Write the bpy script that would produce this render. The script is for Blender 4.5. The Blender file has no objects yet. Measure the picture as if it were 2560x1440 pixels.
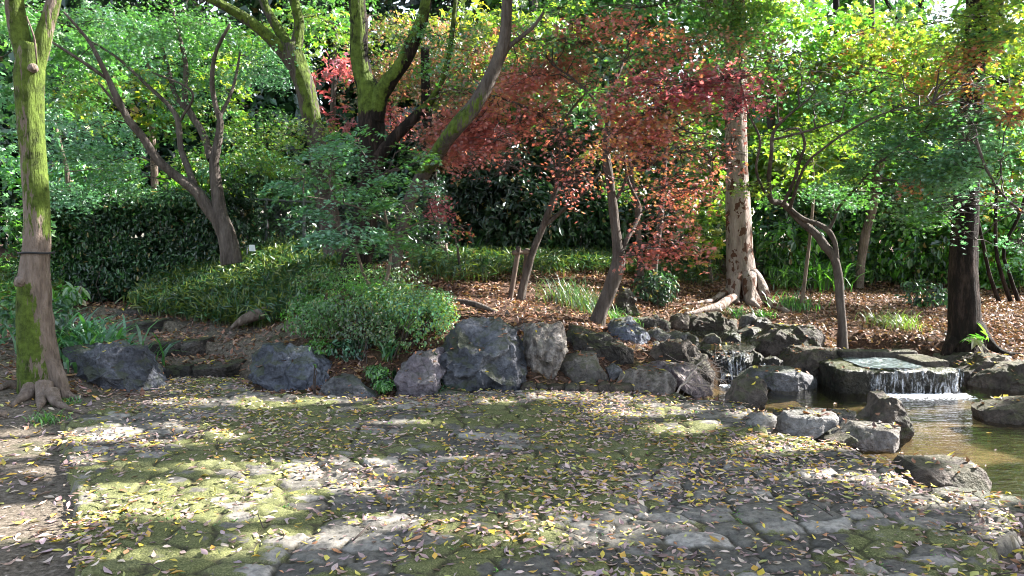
import bpy, math, random
import numpy as np
from mathutils import Vector
random.seed(7); RNG = np.random.default_rng(7)
S = bpy.context.scene
COL = S.collection
# ------------------------------------------------------------------ camera, world, sun, exposure
F = 1934.0; HC = 1.6; PITCH = math.atan(120/F)
cam = bpy.data.objects.new('camera', bpy.data.cameras.new('camera')); COL.objects.link(cam)
cam.data.lens = F/2560*36; cam.data.clip_end = 1000; cam.data.clip_start = 0.05
cam.location = (0, 0, HC); cam.rotation_euler = (math.pi/2-PITCH, 0, 0)
S.camera = cam
SUN = np.array([0.78, 0.30, 0.60]); SUN = SUN/np.linalg.norm(SUN)
el = math.asin(SUN[2]); az = math.atan2(SUN[0], SUN[1])
w = bpy.data.worlds.new('World'); S.world = w; w.use_nodes = True
nt = w.node_tree; sky = nt.nodes.new('ShaderNodeTexSky'); sky.sky_type = 'NISHITA'
sky.sun_disc = False; sky.sun_elevation = el; sky.sun_rotation = az; sky.air_density = 1.2; sky.dust_density = 1.5; sky.ozone_density = 1.0
bg = nt.nodes['Background']; hs = nt.nodes.new('ShaderNodeHueSaturation'); hs.inputs['Saturation'].default_value = .58; nt.links.new(sky.outputs[0], hs.inputs['Color']); nt.links.new(hs.outputs[0], bg.inputs[0]); bg.inputs[1].default_value = 0.09
sl = bpy.data.lights.new('sun', 'SUN'); sl.energy = 5.0; sl.angle = math.radians(0.5); sl.color = (1, .955, .89)
so = bpy.data.objects.new('sun', sl); COL.objects.link(so)
so.rotation_euler = Vector(-SUN).to_track_quat('-Z', 'Y').to_euler(); so.location = (20, 5, 20)
S.view_settings.view_transform = 'Standard'; S.view_settings.look = 'None'; S.view_settings.gamma = 1
S.view_settings.exposure = 2.42
S.render.engine = 'CYCLES'
cy = S.cycles
cy.filter_width = 1.0; cy.use_denoising = True; cy.denoiser = 'OPENIMAGEDENOISE'; cy.denoising_prefilter = 'ACCURATE'
cy.max_bounces = 5; cy.diffuse_bounces = 3; cy.glossy_bounces = 2; cy.transmission_bounces = 3; cy.transparent_max_bounces = 8
cy.use_adaptive_sampling = True; cy.adaptive_threshold = 0.02
cy.sample_clamp_indirect = 6; cy.caustics_reflective = False; cy.caustics_refractive = False

# ------------------------------------------------------------------ helpers
CA, SA = math.cos(PITCH), math.sin(PITCH)
def P(px, py, d):
    u = (px-1280)/F; v = (720-py)/F
    dx, dy, dz = u, v*SA+CA, v*CA-SA
    k = d/dy
    return np.array([dx*k, d, HC+dz*k])
def G(px, py, z=0.0):
    u = (px-1280)/F; v = (720-py)/F
    dy, dz = v*SA+CA, v*CA-SA
    k = (z-HC)/dz
    return np.array([u*k, dy*k, z])
def proj(p):
    x, y, z = p[..., 0], p[..., 1], p[..., 2]-HC
    f = y*CA-z*SA; up = y*SA+z*CA
    return 1280+F*x/f, 720-F*up/f
def PXM(d): return d/F            # metres per photograph pixel at depth d
def sst(a, b, x):
    t = np.clip((x-a)/(b-a), 0, 1); return t*t*(3-2*t)
def _h(ix, iy, iz, s):
    n = (ix.astype(np.int64)*374761393+iy.astype(np.int64)*668265263+iz.astype(np.int64)*2147483647+s*974711) & 0xffffffff
    n = ((n ^ (n >> 13))*1274126177) & 0xffffffff
    n = ((n ^ (n >> 15))*2246822519) & 0xffffffff
    return ((n ^ (n >> 16)) & 0xffffff)/float(0xffffff)
def vn(p, s=0):
    i = np.floor(p).astype(np.int64); f = p-i; f = f*f*(3-2*f); r = 0
    for a in (0, 1):
        wa = f[..., 0] if a else 1-f[..., 0]
        for b in (0, 1):
            wb = f[..., 1] if b else 1-f[..., 1]
            for c in (0, 1):
                wc = f[..., 2] if c else 1-f[..., 2]
                r = r+wa*wb*wc*_h(i[..., 0]+a, i[..., 1]+b, i[..., 2]+c, s)
    return r
def fbm(p, o=4, s=0):
    r = 0; a = .5; t = 0; q = np.array(p, float)
    for k in range(o):
        r = r+a*vn(q, s+k*17); t += a; a *= .5; q = q*2.03+11.3
    return r/t
def v3(x, y, z=0.0): return np.stack([x, y, np.broadcast_to(z, np.shape(x))], -1)

def mesh(name, V, faces, mats, parent=None, origin=None, midx=None, smooth=True, **attrs):
    """faces: list of int arrays (n,k). One mesh object; origin in world space."""
    V = np.asarray(V, float)
    if origin is None: origin = parent['_o'] if parent is not None and '_o' in parent else (0, 0, 0)
    origin = np.array(list(origin), float)
    me = bpy.data.meshes.new(name)
    VV = (V-origin).astype(np.float32)
    me.vertices.add(len(VV)); me.vertices.foreach_set('co', VV.ravel())
    faces = [np.asarray(f, np.int32) for f in faces if len(f)]
    nl = sum(f.size for f in faces); nf = sum(len(f) for f in faces)
    me.loops.add(nl); me.polygons.add(nf)
    me.loops.foreach_set('vertex_index', np.concatenate([f.ravel() for f in faces]))
    tot = np.concatenate([np.full(len(f), f.shape[1]) for f in faces])
    me.polygons.foreach_set('loop_start', np.concatenate([[0], np.cumsum(tot)[:-1]]).astype(np.int32))
    if midx is not None: me.polygons.foreach_set('material_index', np.asarray(midx, np.int32))
    me.polygons.foreach_set('use_smooth', np.full(nf, bool(smooth)))
    for m in (mats if isinstance(mats, (list, tuple)) else [mats]): me.materials.append(m)
    for k, a in attrs.items():
        a = np.asarray(a, np.float32)
        if a.ndim == 1:
            at = me.attributes.new(k, 'FLOAT', 'POINT'); at.data.foreach_set('value', a)
        else:
            at = me.attributes.new(k, 'FLOAT_COLOR', 'POINT')
            at.data.foreach_set('color', np.concatenate([a, np.ones((len(a), 1), np.float32)], 1).ravel())
    me.update(calc_edges=True)
    o = bpy.data.objects.new(name, me); COL.objects.link(o)
    if parent is not None:
        o.parent = parent
        po = np.array(parent['_o']); o.location = origin-po
        o['_o'] = list(origin)
    else:
        o.location = origin; o['_o'] = list(origin)
    return o
def tag(o, label=None, cat=None, group=None, kind=None):
    if label: o['label'] = label
    if cat: o['category'] = cat
    if group: o['group'] = group
    if kind: o['kind'] = kind
    return o
def thing(name, label, cat, loc, group=None):
    o = bpy.data.objects.new(name, None); COL.objects.link(o); o.location = loc
    o.empty_display_size = .2; o['_o'] = [float(c) for c in loc]
    return tag(o, label, cat, group)
def grid_faces(nu, nv, wrap=False):
    a = np.arange(nu*nv).reshape(nu, nv)
    if wrap: a = np.concatenate([a, a[:, :1]], 1)
    return np.stack([a[:-1, :-1], a[:-1, 1:], a[1:, 1:], a[1:, :-1]], -1).reshape(-1, 4)
def sdpoly(x, y, poly):
    """signed distance, negative inside"""
    poly = np.asarray(poly)[:, :2]; n = len(poly); d = np.full(np.shape(x), 1e9); ins = np.zeros(np.shape(x), bool)
    for i in range(n):
        a = poly[i]; b = poly[(i+1) % n]; e = b-a
        t = np.clip(((x-a[0])*e[0]+(y-a[1])*e[1])/max(e@e, 1e-9), 0, 1)
        d = np.minimum(d, np.hypot(x-a[0]-t*e[0], y-a[1]-t*e[1]))
        c = ((a[1] > y) != (b[1] > y))
        with np.errstate(divide='ignore', invalid='ignore'):
            xi = a[0]+(y-a[1])*e[0]/(e[1] if abs(e[1]) > 1e-9 else 1e-9)
        ins ^= c & (x < xi)
    return np.where(ins, -d, d)

# ------------------------------------------------------------------ materials
class NB:
    def __init__(s, name):
        s.m = bpy.data.materials.new(name); s.m.use_nodes = True; s.t = s.m.node_tree; s.t.nodes.clear()
        s.out = s.n('ShaderNodeOutputMaterial')
    def n(s, k, **kw):
        x = s.t.nodes.new(k)
        for a, b in kw.items(): setattr(x, a, b)
        return x
    def l(s, a, b): s.t.links.new(a, b); return s
    def attr(s, n): return s.n('ShaderNodeAttribute', attribute_name=n)
    def noise(s, sc, det=4, rough=.6, vec=None):
        x = s.n('ShaderNodeTexNoise'); x.inputs['Scale'].default_value = sc; x.inputs['Detail'].default_value = det
        x.inputs['Roughness'].default_value = rough
        if vec is not None: s.l(vec, x.inputs['Vector'])
        return x.outputs['Fac']
    def ramp(s, f, pts):
        r = s.n('ShaderNodeValToRGB'); s.l(f, r.inputs[0]); e = r.color_ramp.elements
        e[0].position = pts[0][0]; e[0].color = (*pts[0][1], 1); e[1].position = pts[-1][0]; e[1].color = (*pts[-1][1], 1)
        for p, c in pts[1:-1]: q = e.new(p); q.color = (*c, 1)
        return r.outputs[0]
    def mix(s, f, a, b, bt='MIX'):
        x = s.n('ShaderNodeMix', data_type='RGBA', blend_type=bt)
        if isinstance(f, (int, float)): x.inputs[0].default_value = f
        else: s.l(f, x.inputs[0])
        for v, i in ((a, 6), (b, 7)):
            if isinstance(v, tuple): x.inputs[i].default_value = (*v, 1)
            else: s.l(v, x.inputs[i])
        return x.outputs[2]
    def math(s, op, a, b=None, clamp=False):
        x = s.n('ShaderNodeMath', operation=op, use_clamp=clamp)
        for v, i in ((a, 0), (b, 1)):
            if v is None: continue
            if isinstance(v, (int, float)): x.inputs[i].default_value = v
            else: s.l(v, x.inputs[i])
        return x.outputs[0]
    def coords(s, scale=(1, 1, 1)):
        c = s.n('ShaderNodeNewGeometry'); m = s.n('ShaderNodeMapping'); m.inputs['Scale'].default_value = scale
        s.l(c.outputs['Position'], m.inputs[0]); return m.outputs[0]
    def bump(s, h, st=.5, dist=.02, nrm=None):
        b = s.n('ShaderNodeBump'); b.inputs['Strength'].default_value = st; b.inputs['Distance'].default_value = dist
        s.l(h, b.inputs['Height'])
        if nrm is not None: s.l(nrm, b.inputs['Normal'])
        return b.outputs[0]
    def pr(s, col, rough=.8, nrm=None, spec=.3):
        p = s.n('ShaderNodeBsdfPrincipled')
        if isinstance(col, tuple): p.inputs['Base Color'].default_value = (*col, 1)
        else: s.l(col, p.inputs['Base Color'])
        if isinstance(rough, (int, float)): p.inputs['Roughness'].default_value = rough
        else: s.l(rough, p.inputs['Roughness'])
        p.inputs['Specular IOR Level'].default_value = spec
        if nrm is not None: s.l(nrm, p.inputs['Normal'])
        return p.outputs[0]
    def done(s, sh): s.l(sh, s.out.inputs[0]); return s.m
def leaf_mat(name, trans=.45, gloss=.06, rough=.4):
    b = NB(name); c = b.attr('col').outputs['Color']
    d = b.n('ShaderNodeBsdfDiffuse'); b.l(c, d.inputs[0])
    t = b.n('ShaderNodeBsdfTranslucent')
    tc = b.mix(1.0, c, (1.2, 1.35, .8), 'MULTIPLY'); b.l(tc, t.inputs[0])
    m = b.n('ShaderNodeMixShader'); m.inputs[0].default_value = trans; b.l(d.outputs[0], m.inputs[1]); b.l(t.outputs[0], m.inputs[2])
    g = b.n('ShaderNodeBsdfGlossy'); g.inputs['Roughness'].default_value = rough; g.inputs[0].default_value = (.9, .95, 1, 1)
    m2 = b.n('ShaderNodeMixShader'); m2.inputs[0].default_value = gloss; b.l(m.outputs[0], m2.inputs[1]); b.l(g.outputs[0], m2.inputs[2])
    return b.done(m2.outputs[0])
LEAF = leaf_mat('maple_leaf', .54, .11, .42)
EVER = leaf_mat('evergreen_leaf', .3, .07, .36)
DRY = leaf_mat('dry_leaf', .12, .06, .5)
def bark_mat(name, c1, c2, c3, moss=(.075, .11, .018), blotch=None):
    b = NB(name); v = b.coords((9, 9, 2.2)); n1 = b.noise(1.0, 7, .7, v); v2 = b.coords((34, 34, 7)); n2 = b.noise(1, 4, .6, v2)
    col = b.ramp(n1, [(.3, c1), (.5, c2), (.72, c3)])
    if blotch:
        n3 = b.noise(1, 3, .6, b.coords((7, 7, 5))); f = b.math('GREATER_THAN', n3, .56); col = b.mix(f, col, blotch)
    col = b.mix(.35, col, b.ramp(n2, [(.3, (.25, .25, .25)), (.7, (1, 1, 1))]), 'MULTIPLY')
    mv = b.math('ADD', b.attr('moss').outputs['Fac'], b.math('MULTIPLY', b.math('SUBTRACT', n2, .5), 1.5))
    mv = b.math('ADD', mv, b.math('MULTIPLY', b.math('SUBTRACT', n1, .5), 1.2))
    mf = b.ramp(mv, [(.49, (0, 0, 0)), (.62, (1, 1, 1))])
    mc = b.ramp(b.noise(9, 6, .7, b.coords()), [(.34, tuple(x*.3 for x in moss)), (.5, moss), (.66, tuple(x*1.6 for x in moss))])
    col = b.mix(mf, col, mc)
    h = b.math('ADD', n1, b.math('MULTIPLY', n2, .7))
    return b.done(b.pr(col, .85, b.bump(h, 1.0, .06), .2))
BARK_GREY = bark_mat('grey_bark', (.045, .035, .03), (.11, .09, .08), (.2, .17, .15))
BARK_TAN = bark_mat('tan_bark', (.09, .065, .05), (.22, .17, .14), (.36, .29, .25))
BARK_PALE = bark_mat('pale_bark', (.17, .13, .11), (.36, .29, .26), (.5, .43, .4), blotch=(.13, .065, .045))
BARK_DARK = bark_mat('dark_bark', (.006, .005, .004), (.016, .011, .009), (.09, .06, .05))
TWIG = NB('twig_bark'); TWIG = TWIG.done(TWIG.pr((.06, .045, .04), .8))
def rock_mat(name, c1, c2, c3, moss=.0, wet=.75, crack=.5, st=None):
    b = NB(name); v = b.coords(); n1 = b.noise(2.4, 7, .55, b.coords(st) if st else v); n2 = b.noise(22, 5, .65, v); n3 = b.noise(70, 3, .6, v)
    col = b.ramp(n1, [(.3, tuple(x*.8 for x in c1)), (.5, c2), (.72, tuple(x*1.1 for x in c3))])
    col = b.mix(.7, col, b.ramp(n2, [(.32, (.35, .35, .35)), (.6, (1.3, 1.3, 1.3))]), 'MULTIPLY')
    vo = b.n('ShaderNodeTexVoronoi', feature='DISTANCE_TO_EDGE'); vo.inputs['Scale'].default_value = 3.3
    wv = b.n('ShaderNodeMix', data_type='VECTOR'); wv.inputs[0].default_value = .22
    nn = b.n('ShaderNodeTexNoise'); nn.inputs['Scale'].default_value = 4; nn.inputs['Detail'].default_value = 5; b.l(v, nn.inputs[0])
    b.l(v, wv.inputs[4]); b.l(nn.outputs['Color'], wv.inputs[5]); b.l(wv.outputs[1], vo.inputs['Vector'])
    ck = b.ramp(vo.outputs['Distance'], [(.0, (0, 0, 0)), (.03, (1, 1, 1))])
    col = b.mix(b.math('MULTIPLY', b.math('SUBTRACT', 1, ck), crack), col, tuple(x*.35 for x in c1))
    lich = b.ramp(b.noise(6, 6, .7, v), [(.58, (0, 0, 0)), (.66, (1, 1, 1))]); col = b.mix(b.math('MULTIPLY', lich, .15), col, tuple(min(.6, x*1.8) for x in c3))
    if moss:
        g = b.n('ShaderNodeNewGeometry'); sp = b.n('ShaderNodeSeparateXYZ'); b.l(g.outputs['Normal'], sp.inputs[0])
        mf = b.ramp(b.math('ADD', b.math('MULTIPLY', sp.outputs[2], .25), b.noise(5, 5, .6, v)), [(.62, (0, 0, 0)), (.74, (moss,)*3)])
        col = b.mix(mf, col, (.07, .085, .02))
    oi = b.n('ShaderNodeObjectInfo'); col = b.mix(.8, col, b.ramp(oi.outputs['Random'], [(0, (.62, .6, .6)), (.3, (1, .93, .86)), (.6, (.85, .9, 1)), (1, (1.25, 1.2, 1.15))]), 'MULTIPLY')
    h = b.math('ADD', b.math('MULTIPLY', n1, 1.5), b.math('ADD', b.math('MULTIPLY', n2, 1.1), b.math('MULTIPLY', n3, .3)))
    nr = b.bump(h, 1.0, .06); nr = b.bump(ck, .5*crack, .02, nr)
    return b.done(b.pr(col, wet, nr, .4))
R_BLUE = rock_mat('blue_grey_stone', (.04, .045, .06), (.095, .105, .135), (.23, .245, .29), .5)
R_GREY = rock_mat('grey_stone', (.05, .047, .048), (.115, .11, .11), (.26, .25, .25), .5)
R_PURP = rock_mat('purple_stone', (.09, .07, .08), (.19, .155, .165), (.32, .27, .28), .3)
R_BROWN = rock_mat('brown_stone', (.04, .032, .027), (.085, .07, .06), (.19, .155, .13), .4)
R_DARK = rock_mat('dark_wet_stone', (.02, .018, .017), (.05, .045, .042), (.12, .105, .1), .5, .4)
R_PALE = rock_mat('pale_stone', (.13, .118, .108), (.24, .22, .2), (.4, .37, .34), .2, .8, .3)
R_STRI = rock_mat('streaked_stone', (.07, .06, .055), (.2, .18, .17), (.38, .35, .33), .3, .8, .25, (5, 5, .8))
WOOD = NB('weathered_wood'); _c = WOOD.ramp(WOOD.noise(1, 5, .6, WOOD.coords((30, 30, 4))), [(.3, (.05, .035, .03)), (.7, (.19, .14, .11))]); WOOD = WOOD.done(WOOD.pr(_c, .85))
METAL = NB('fence_metal'); METAL = METAL.done(METAL.pr((.09, .1, .11), .45, None, .5))
WHITE = NB('sign_white'); WHITE = WHITE.done(WHITE.pr((.75, .78, .85), .4))
BLACKB = NB('black_strap'); BLACKB = BLACKB.done(BLACKB.pr((.02, .02, .022), .6))

# ------------------------------------------------------------------ outlines on the ground
POND = np.array([G(*q, -0.15)[:2] for q in [(1560, 988), (1700, 1000), (1830, 1010), (1900, 1030), (2000, 1085), (2110, 1118), (2225, 1150), (2300, 1225), (2480, 1250), (2620, 1290), (3300, 1340), (3500, 1050), (2900, 960), (2560, 985), (2430, 960), (2380, 915), (2120, 905), (2110, 925), (1990, 930), (1900, 915), (1890, 950), (1800, 948), (1740, 972), (1660, 975)]])
UPPER = np.array([G(*q, 0.24)[:2] for q in [(1745, 872), (1870, 872), (1890, 845), (1860, 825), (1720, 818), (1660, 822), (1700, 845)]])
PAVE = np.array([[1.2, -2.5]]+[list(G(*q)[:2]) for q in [(185, 1440), (172, 1250), (150, 1062), (260, 1015), (385, 1000), (395, 950), (590, 945), (640, 985), (960, 1000), (1110, 996), (1300, 978), (1600, 986), (1835, 1012), (1930, 1045), (1925, 1090), (2080, 1115), (2230, 1165), (2290, 1225), (2500, 1262), (2530, 1330), (2440, 1392), (2560, 1480)]]+[[3.6, -2.5]])
_bc = [(400, 945, 9.0), (430, 888, 9.9), (400, 832, 11.1), (300, 795, 12.2), (220, 748, 14.3), (250, 862, 9.2), (60, 850, 9), (-200, 850, 9), (30, 700, 15), (-400, 690, 15),
  (600, 820, 11), (560, 900, 9.4), (700, 795, 11.2), (700, 850, 9.6), (650, 650, 14), (500, 700, 13.5), (850, 695, 11.5), (890, 702, 11), (950, 765, 9.6), (1100, 750, 10.3),
  (1300, 752, 11.2), (1200, 800, 9.5), (1450, 690, 13), (1500, 803, 10.2), (1600, 702, 13.5), (1750, 722, 14), (1860, 748, 13.8), (1720, 800, 12), (1950, 782, 12.5), (2105, 847, 10.8),
  (2200, 765, 13.5), (2300, 712, 17), (2415, 875, 10.3), (2700, 850, 10.5), (2550, 800, 12), (2550, 722, 16), (2300, 878, 10), (2000, 702, 17), (1400, 640, 17), (1100, 650, 15), (2000, 865, 10.6), (3000, 800, 12),
  (1350, 815, 9.2), (1500, 880, 9.0), (1640, 900, 9.0), (1600, 860, 9.7), (1050, 840, 9.0), (800, 870, 9.0), (1450, 960, 8.3), (1560, 930, 8.6)]
CP = [P(*q) for q in _bc]+[np.array(q, float) for q in [(-14, 20, 1.3), (0, 22, 1.4), (14, 22, 1.0), (-25, 40, 1.5), (0, 40, 1.5), (25, 40, 1.3), (-60, 5, .4), (60, 5, .2), (-9, 7, .25), (-100, 150, 1.5), (100, 150, 1.5), (0, 150, 1.5), (11, 9, .15), (-9, 10, .45)]]
CP = np.array(CP)
def _k(r): return np.sqrt(r*r+.16)
_A = _k(np.hypot(CP[:, None, 0]-CP[None, :, 0], CP[:, None, 1]-CP[None, :, 1]))
_n = len(CP); _M = np.zeros((_n+1, _n+1)); _M[:_n, :_n] = _A-np.eye(_n)*.02; _M[:_n, _n] = 1; _M[_n, :_n] = 1
_W = np.linalg.solve(_M, np.append(CP[:, 2], 0))
YB = np.array([(-60, 6.0), (-6, 6.6), (-4.3, 7.0), (-3.4, 8.0), (-3.2, 8.9), (-2.9, 8.8), (-2.4, 8.3), (0, 8.1), (1.4, 8.0), (2.4, 8.4), (3.0, 8.9), (5, 9.2), (9, 8.6), (60, 8.0)])
STEPS = [(.11, 8.95, 9.87, (385, 600), (365, 520)), (.27, 9.87, 11.1, (365, 515), (305, 410)), (.41, 11.1, 12.2, (300, 405), (285, 380)), (.49, 12.2, 14.0, (280, 380), (155, 300)), (.64, 14, 15.5, (150, 300), (100, 330))]
def terrain(x, y):
    x = np.asarray(x, float); y = np.asarray(y, float); sh = x.shape; xf = x.ravel(); yf = y.ravel(); h = np.zeros(xf.shape)
    for i in range(0, len(xf), 20000):
        a = xf[i:i+20000]; b = yf[i:i+20000]
        h[i:i+20000] = _k(np.hypot(a[:, None]-CP[None, :, 0], b[:, None]-CP[None, :, 1]))@_W[:_n]+_W[_n]
    h = np.clip(h.reshape(sh), -.1, 1.75)
    h = h+(fbm(v3(x*1.1, y*1.1), 4, 3)-.5)*.14*sst(8.5, 10, y)
    yb = np.interp(x, YB[:, 0], YB[:, 1]); t = sst(-.05, .5, y-yb)
    flat = -.065+.02*sst(-1, -2.5, x)+(fbm(v3(x*2.5, y*2.5), 4, 5)-.5)*.07
    # rise of roots and soil round the mossy tree at the left
    flat = flat+.16*np.exp(-((x+4.75)**2+(y-7.6)**2)/.9)
    h = flat*(1-t)+h*t
    for lv, y0, y1, a0, a1 in STEPS:
        yy0, yy1 = y0+.12, y1+.12
        xl = P(a0[0], 0, y0)[0]+(P(a1[0], 0, y1)[0]-P(a0[0], 0, y0)[0])*(y-y0)/(y1-y0); xr = P(a0[1], 0, y0)[0]+(P(a1[1], 0, y1)[0]-P(a0[1], 0, y0)[0])*(y-y0)/(y1-y0)
        k = sst(-.3, 0, x-xl)*(1-sst(0, .35, x-xr))*(y > yy0)*(y <= yy1); h = h*(1-k)+lv*k
    k = (x > P(360, 0, 8.6)[0])*(x < P(600, 0, 8.6)[0])*(y > 8.3)*(y < 9.07); h = np.where(k, np.minimum(h, -.03), h)
    d = sdpoly(x, y, POND); h = np.where(d < .35, h*sst(-.15, .35, d)+(-.31+.08*fbm(v3(x*2, y*2), 3, 9))*(1-sst(-.15, .35, d)), h)
    d = sdpoly(x, y, UPPER); t = 1-sst(-.2, .2, d); h = h*(1-t)+t*.12
    return h
def axis(pts):
    out = []
    for a, b, s in pts: out.append(np.arange(a, b, s))
    return np.concatenate(out)
gx = axis([(-300, -40, 26), (-40, -12, 2), (-12, -7, .3), (-7, 8, .07), (8, 13, .3), (13, 40, 2), (40, 301, 26)])
gy = axis([(-60, -4, 4), (-4, 2, .5), (2, 12, .07), (12, 20, .14), (20, 40, 1), (40, 420, 20)])
X, Y = np.meshgrid(gx, gy, indexing='ij'); Z = terrain(X, Y)
b = NB('forest_floor'); v = b.coords(); n1 = b.noise(30, 6, .7, v); n2 = b.noise(1.6, 4, .6, v)
c = b.ramp(n1, [(.3, (.02, .014, .01)), (.5, (.07, .04, .028)), (.62, (.13, .08, .055)), (.75, (.2, .13, .09))])
c2 = b.ramp(n1, [(.3, (.025, .022, .016)), (.55, (.17, .14, .11)), (.75, (.34, .3, .26))])
c = b.mix(b.attr('dirt').outputs['Fac'], c, c2)
c = b.mix(b.ramp(n2, [(.56, (0, 0, 0)), (.68, (.7,)*3)]), c, (.035, .05, .015))
c = b.mix(b.attr('bed').outputs['Fac'], c, b.ramp(b.noise(2.2, 5, .6, v), [(.35, (.09, .07, .045)), (.62, (.24, .20, .145))]))
FLOOR = b.done(b.pr(c, .95, b.bump(n1, .8, .03), .15))
dirt = 1-sst(7.6, 8.6, Y+.0*X)+sst(-2.2, -3.2, X)*(Y < 13)
tag(mesh('ground', v3(X.ravel(), Y.ravel(), Z.ravel()), [grid_faces(len(gx), len(gy))[:, ::-1]], FLOOR, dirt=np.clip(dirt, 0, 1).ravel(), bed=(1-sst(-.15, .04, sdpoly(X, Y, POND))).ravel()), kind='structure')

# ------------------------------------------------------------------ paving of rough mossy stones
def cobble(x, y):
    wx = x+.10*(fbm(v3(x*1.3, y*1.3), 2, 40)-.5)*2; wy = y+.07*(fbm(v3(x*1.3, y*1.3), 2, 41)-.5)*2
    big = sst(1.0, 2.2, x-.25*(y-5)*-1)      # larger slabs next to the water
    sx, sy = .27, .17
    u = wx/sx; vv = wy/sy
    j = np.floor(vv)
    f1 = np.full(x.shape, 9.); f2 = f1.copy(); idn = np.zeros(x.shape)
    for dj in (-1, 0, 1):
        jj = j+dj; off = (_h(jj, jj*0, jj*0, 4))*1.0
        iu = np.floor(u-off)
        for di in (-1, 0, 1):
            ii = iu+di
            cx = (ii+off+.5+(_h(ii, jj, jj*0, 1)-.5)*.75)*sx; cy_ = (jj+.5+(_h(ii, jj, jj*0, 2)-.5)*.5)*sy
            d = (np.abs((wx-cx)/sx)**2.6+np.abs((wy-cy_)/sy)**2.6)**(1/2.6)
            m = d < f1
            f2 = np.where(m, f1, np.minimum(f2, d)); idn = np.where(m, _h(ii, jj, jj*0, 3), idn); f1 = np.where(m, d, f1)
    edge = f2-f1
    return edge, idn
def pave_h(x, y):
    e, idn = cobble(x, y)
    dome = sst(0, .24, e)
    h = .020*dome-.020+(idn-.5)*.016+.018*(fbm(v3(x*8, y*8), 4, 60)-.5)*2+.008*(fbm(v3(x*34, y*34), 3, 64)-.5)*2+.04*(fbm(v3(x*.9, y*.9), 2, 61)-.5)+.012
    return h+.012, e, idn
px_ = np.arange(-5.2, 4.0, .0185); py_ = axis([(-2.6, 2.6, .12), (2.6, 6.0, .0185), (6.0, 9.3, .026)])
X, Y = np.meshgrid(px_, py_, indexing='ij')
sd = sdpoly(X, Y, PAVE)+(fbm(v3(X*3, Y*3), 3, 77)-.5)*np.where(X < -1.5, .07, .16)
H_, E_, I_ = pave_h(X, Y)
Zp = np.where(sd > -.03, H_-np.clip(sd+.03, 0, 1)*2.6-.01*(sd > -.02), H_)
ff = grid_faces(len(px_), len(py_))[:, ::-1]; keep = (sd.ravel()[ff] < .09).all(1); ff = ff[keep]
used = np.unique(ff); rm = np.full(X.size, -1); rm[used] = np.arange(len(used)); ff = rm[ff]
mossm = sst(.44, .60, fbm(v3(X*1.0+3, Y*1.0), 4, 90)-.07*sst(1.2, 2.6, X)*2+.75*(fbm(v3(X*5, Y*5), 5, 91)-.5)+.10*(I_-.5)+.015+.13*(1-sst(.0, .35, E_)))
b = NB('mossy_paving'); v = b.coords(); n1 = b.noise(24, 6, .65, v); n2 = b.noise(110, 4, .6, v); n3 = b.noise(5, 4, .6, v)
idc = b.ramp(b.attr('sid').outputs['Fac'], [(0, (.08, .075, .066)), (.5, (.15, .14, .122)), (.85, (.215, .2, .178)), (1, (.34, .315, .285))])
c = b.mix(.7, idc, b.ramp(n1, [(.32, (.3, .3, .3)), (.62, (1.4, 1.4, 1.4))]), 'MULTIPLY')
mossc = b.ramp(n2, [(.3, (.05, .058, .02)), (.5, (.12, .13, .045)), (.72, (.25, .25, .11))])
mf = b.math('ADD', b.attr('moss').outputs['Fac'], b.math('MULTIPLY', b.math('SUBTRACT', n1, .52), 2.6), True)
c = b.mix(b.ramp(mf, [(.3, (0, 0, 0)), (.7, (.92,)*3)]), c, mossc)
jf = b.ramp(b.math('ADD', b.attr('edge').outputs['Fac'], b.math('MULTIPLY', b.math('SUBTRACT', n3, .5), .12)), [(0.02, (.9,)*3), (.13, (0, 0, 0))])
c = b.mix(jf, c, b.ramp(n1, [(.35, (.03, .026, .018)), (.7, (.09, .078, .05))]))
PAVEM = b.done(b.pr(c, .9, b.bump(b.math('ADD', n1, b.math('MULTIPLY', n2, .5)), .8, .012), .2))
tag(mesh('paving', v3(X.ravel(), Y.ravel(), Zp.ravel())[used], [ff], PAVEM, moss=mossm.ravel()[used], edge=E_.ravel()[used], sid=I_.ravel()[used]), kind='structure')

# ------------------------------------------------------------------ water
def water_mat(name, tint, rip=(3.2, 9), st=.35):
    b = NB(name); v = b.coords((rip[0], rip[1], 1)); n = b.noise(1.6, 3, .5, v); n2 = b.noise(7, 2, .5, v)
    nr = b.bump(b.math('ADD', n, b.math('MULTIPLY', n2, .3)), st, .03)
    g = b.n('ShaderNodeBsdfGlossy'); g.inputs['Roughness'].default_value = .03; b.l(nr, g.inputs['Normal'])
    t = b.n('ShaderNodeBsdfTransparent'); t.inputs[0].default_value = (*tint, 1)
    lw = b.n('ShaderNodeLayerWeight'); lw.inputs[0].default_value = .5; b.l(nr, lw.inputs[1])
    fr = b.math('ADD', b.math('MULTIPLY', b.math('POWER', lw.outputs['Facing'], 3.4), .95), .03, True)
    m = b.n('ShaderNodeMixShader'); b.l(fr, m.inputs[0]); b.l(t.outputs[0], m.inputs[1]); b.l(g.outputs[0], m.inputs[2])
    return b.done(m.outputs[0])
WATER = water_mat('pond_water', (.85, .78, .62)); WATER2 = water_mat('stream_water', (.6, .6, .58), (14, 20), .8)
def sheet(name, poly, z, mat, grow=.4):
    c = poly.mean(0); p = c+(poly-c)*1.0; d = (poly-c); p = poly+d/np.linalg.norm(d, axis=1)[:, None]*grow
    return tag(mesh(name, np.c_[p, np.full(len(p), z)], [np.arange(len(p))[None]], mat, smooth=False), kind='structure')
pw = np.array([[1.0, 3.2], [14, 3.2], [14, 9.95], [2.0, 9.95]])
tag(mesh('pond_water', np.c_[pw, np.full(4, -.15)], [[[0, 1, 2, 3]]], WATER, smooth=False), kind='structure')
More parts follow.
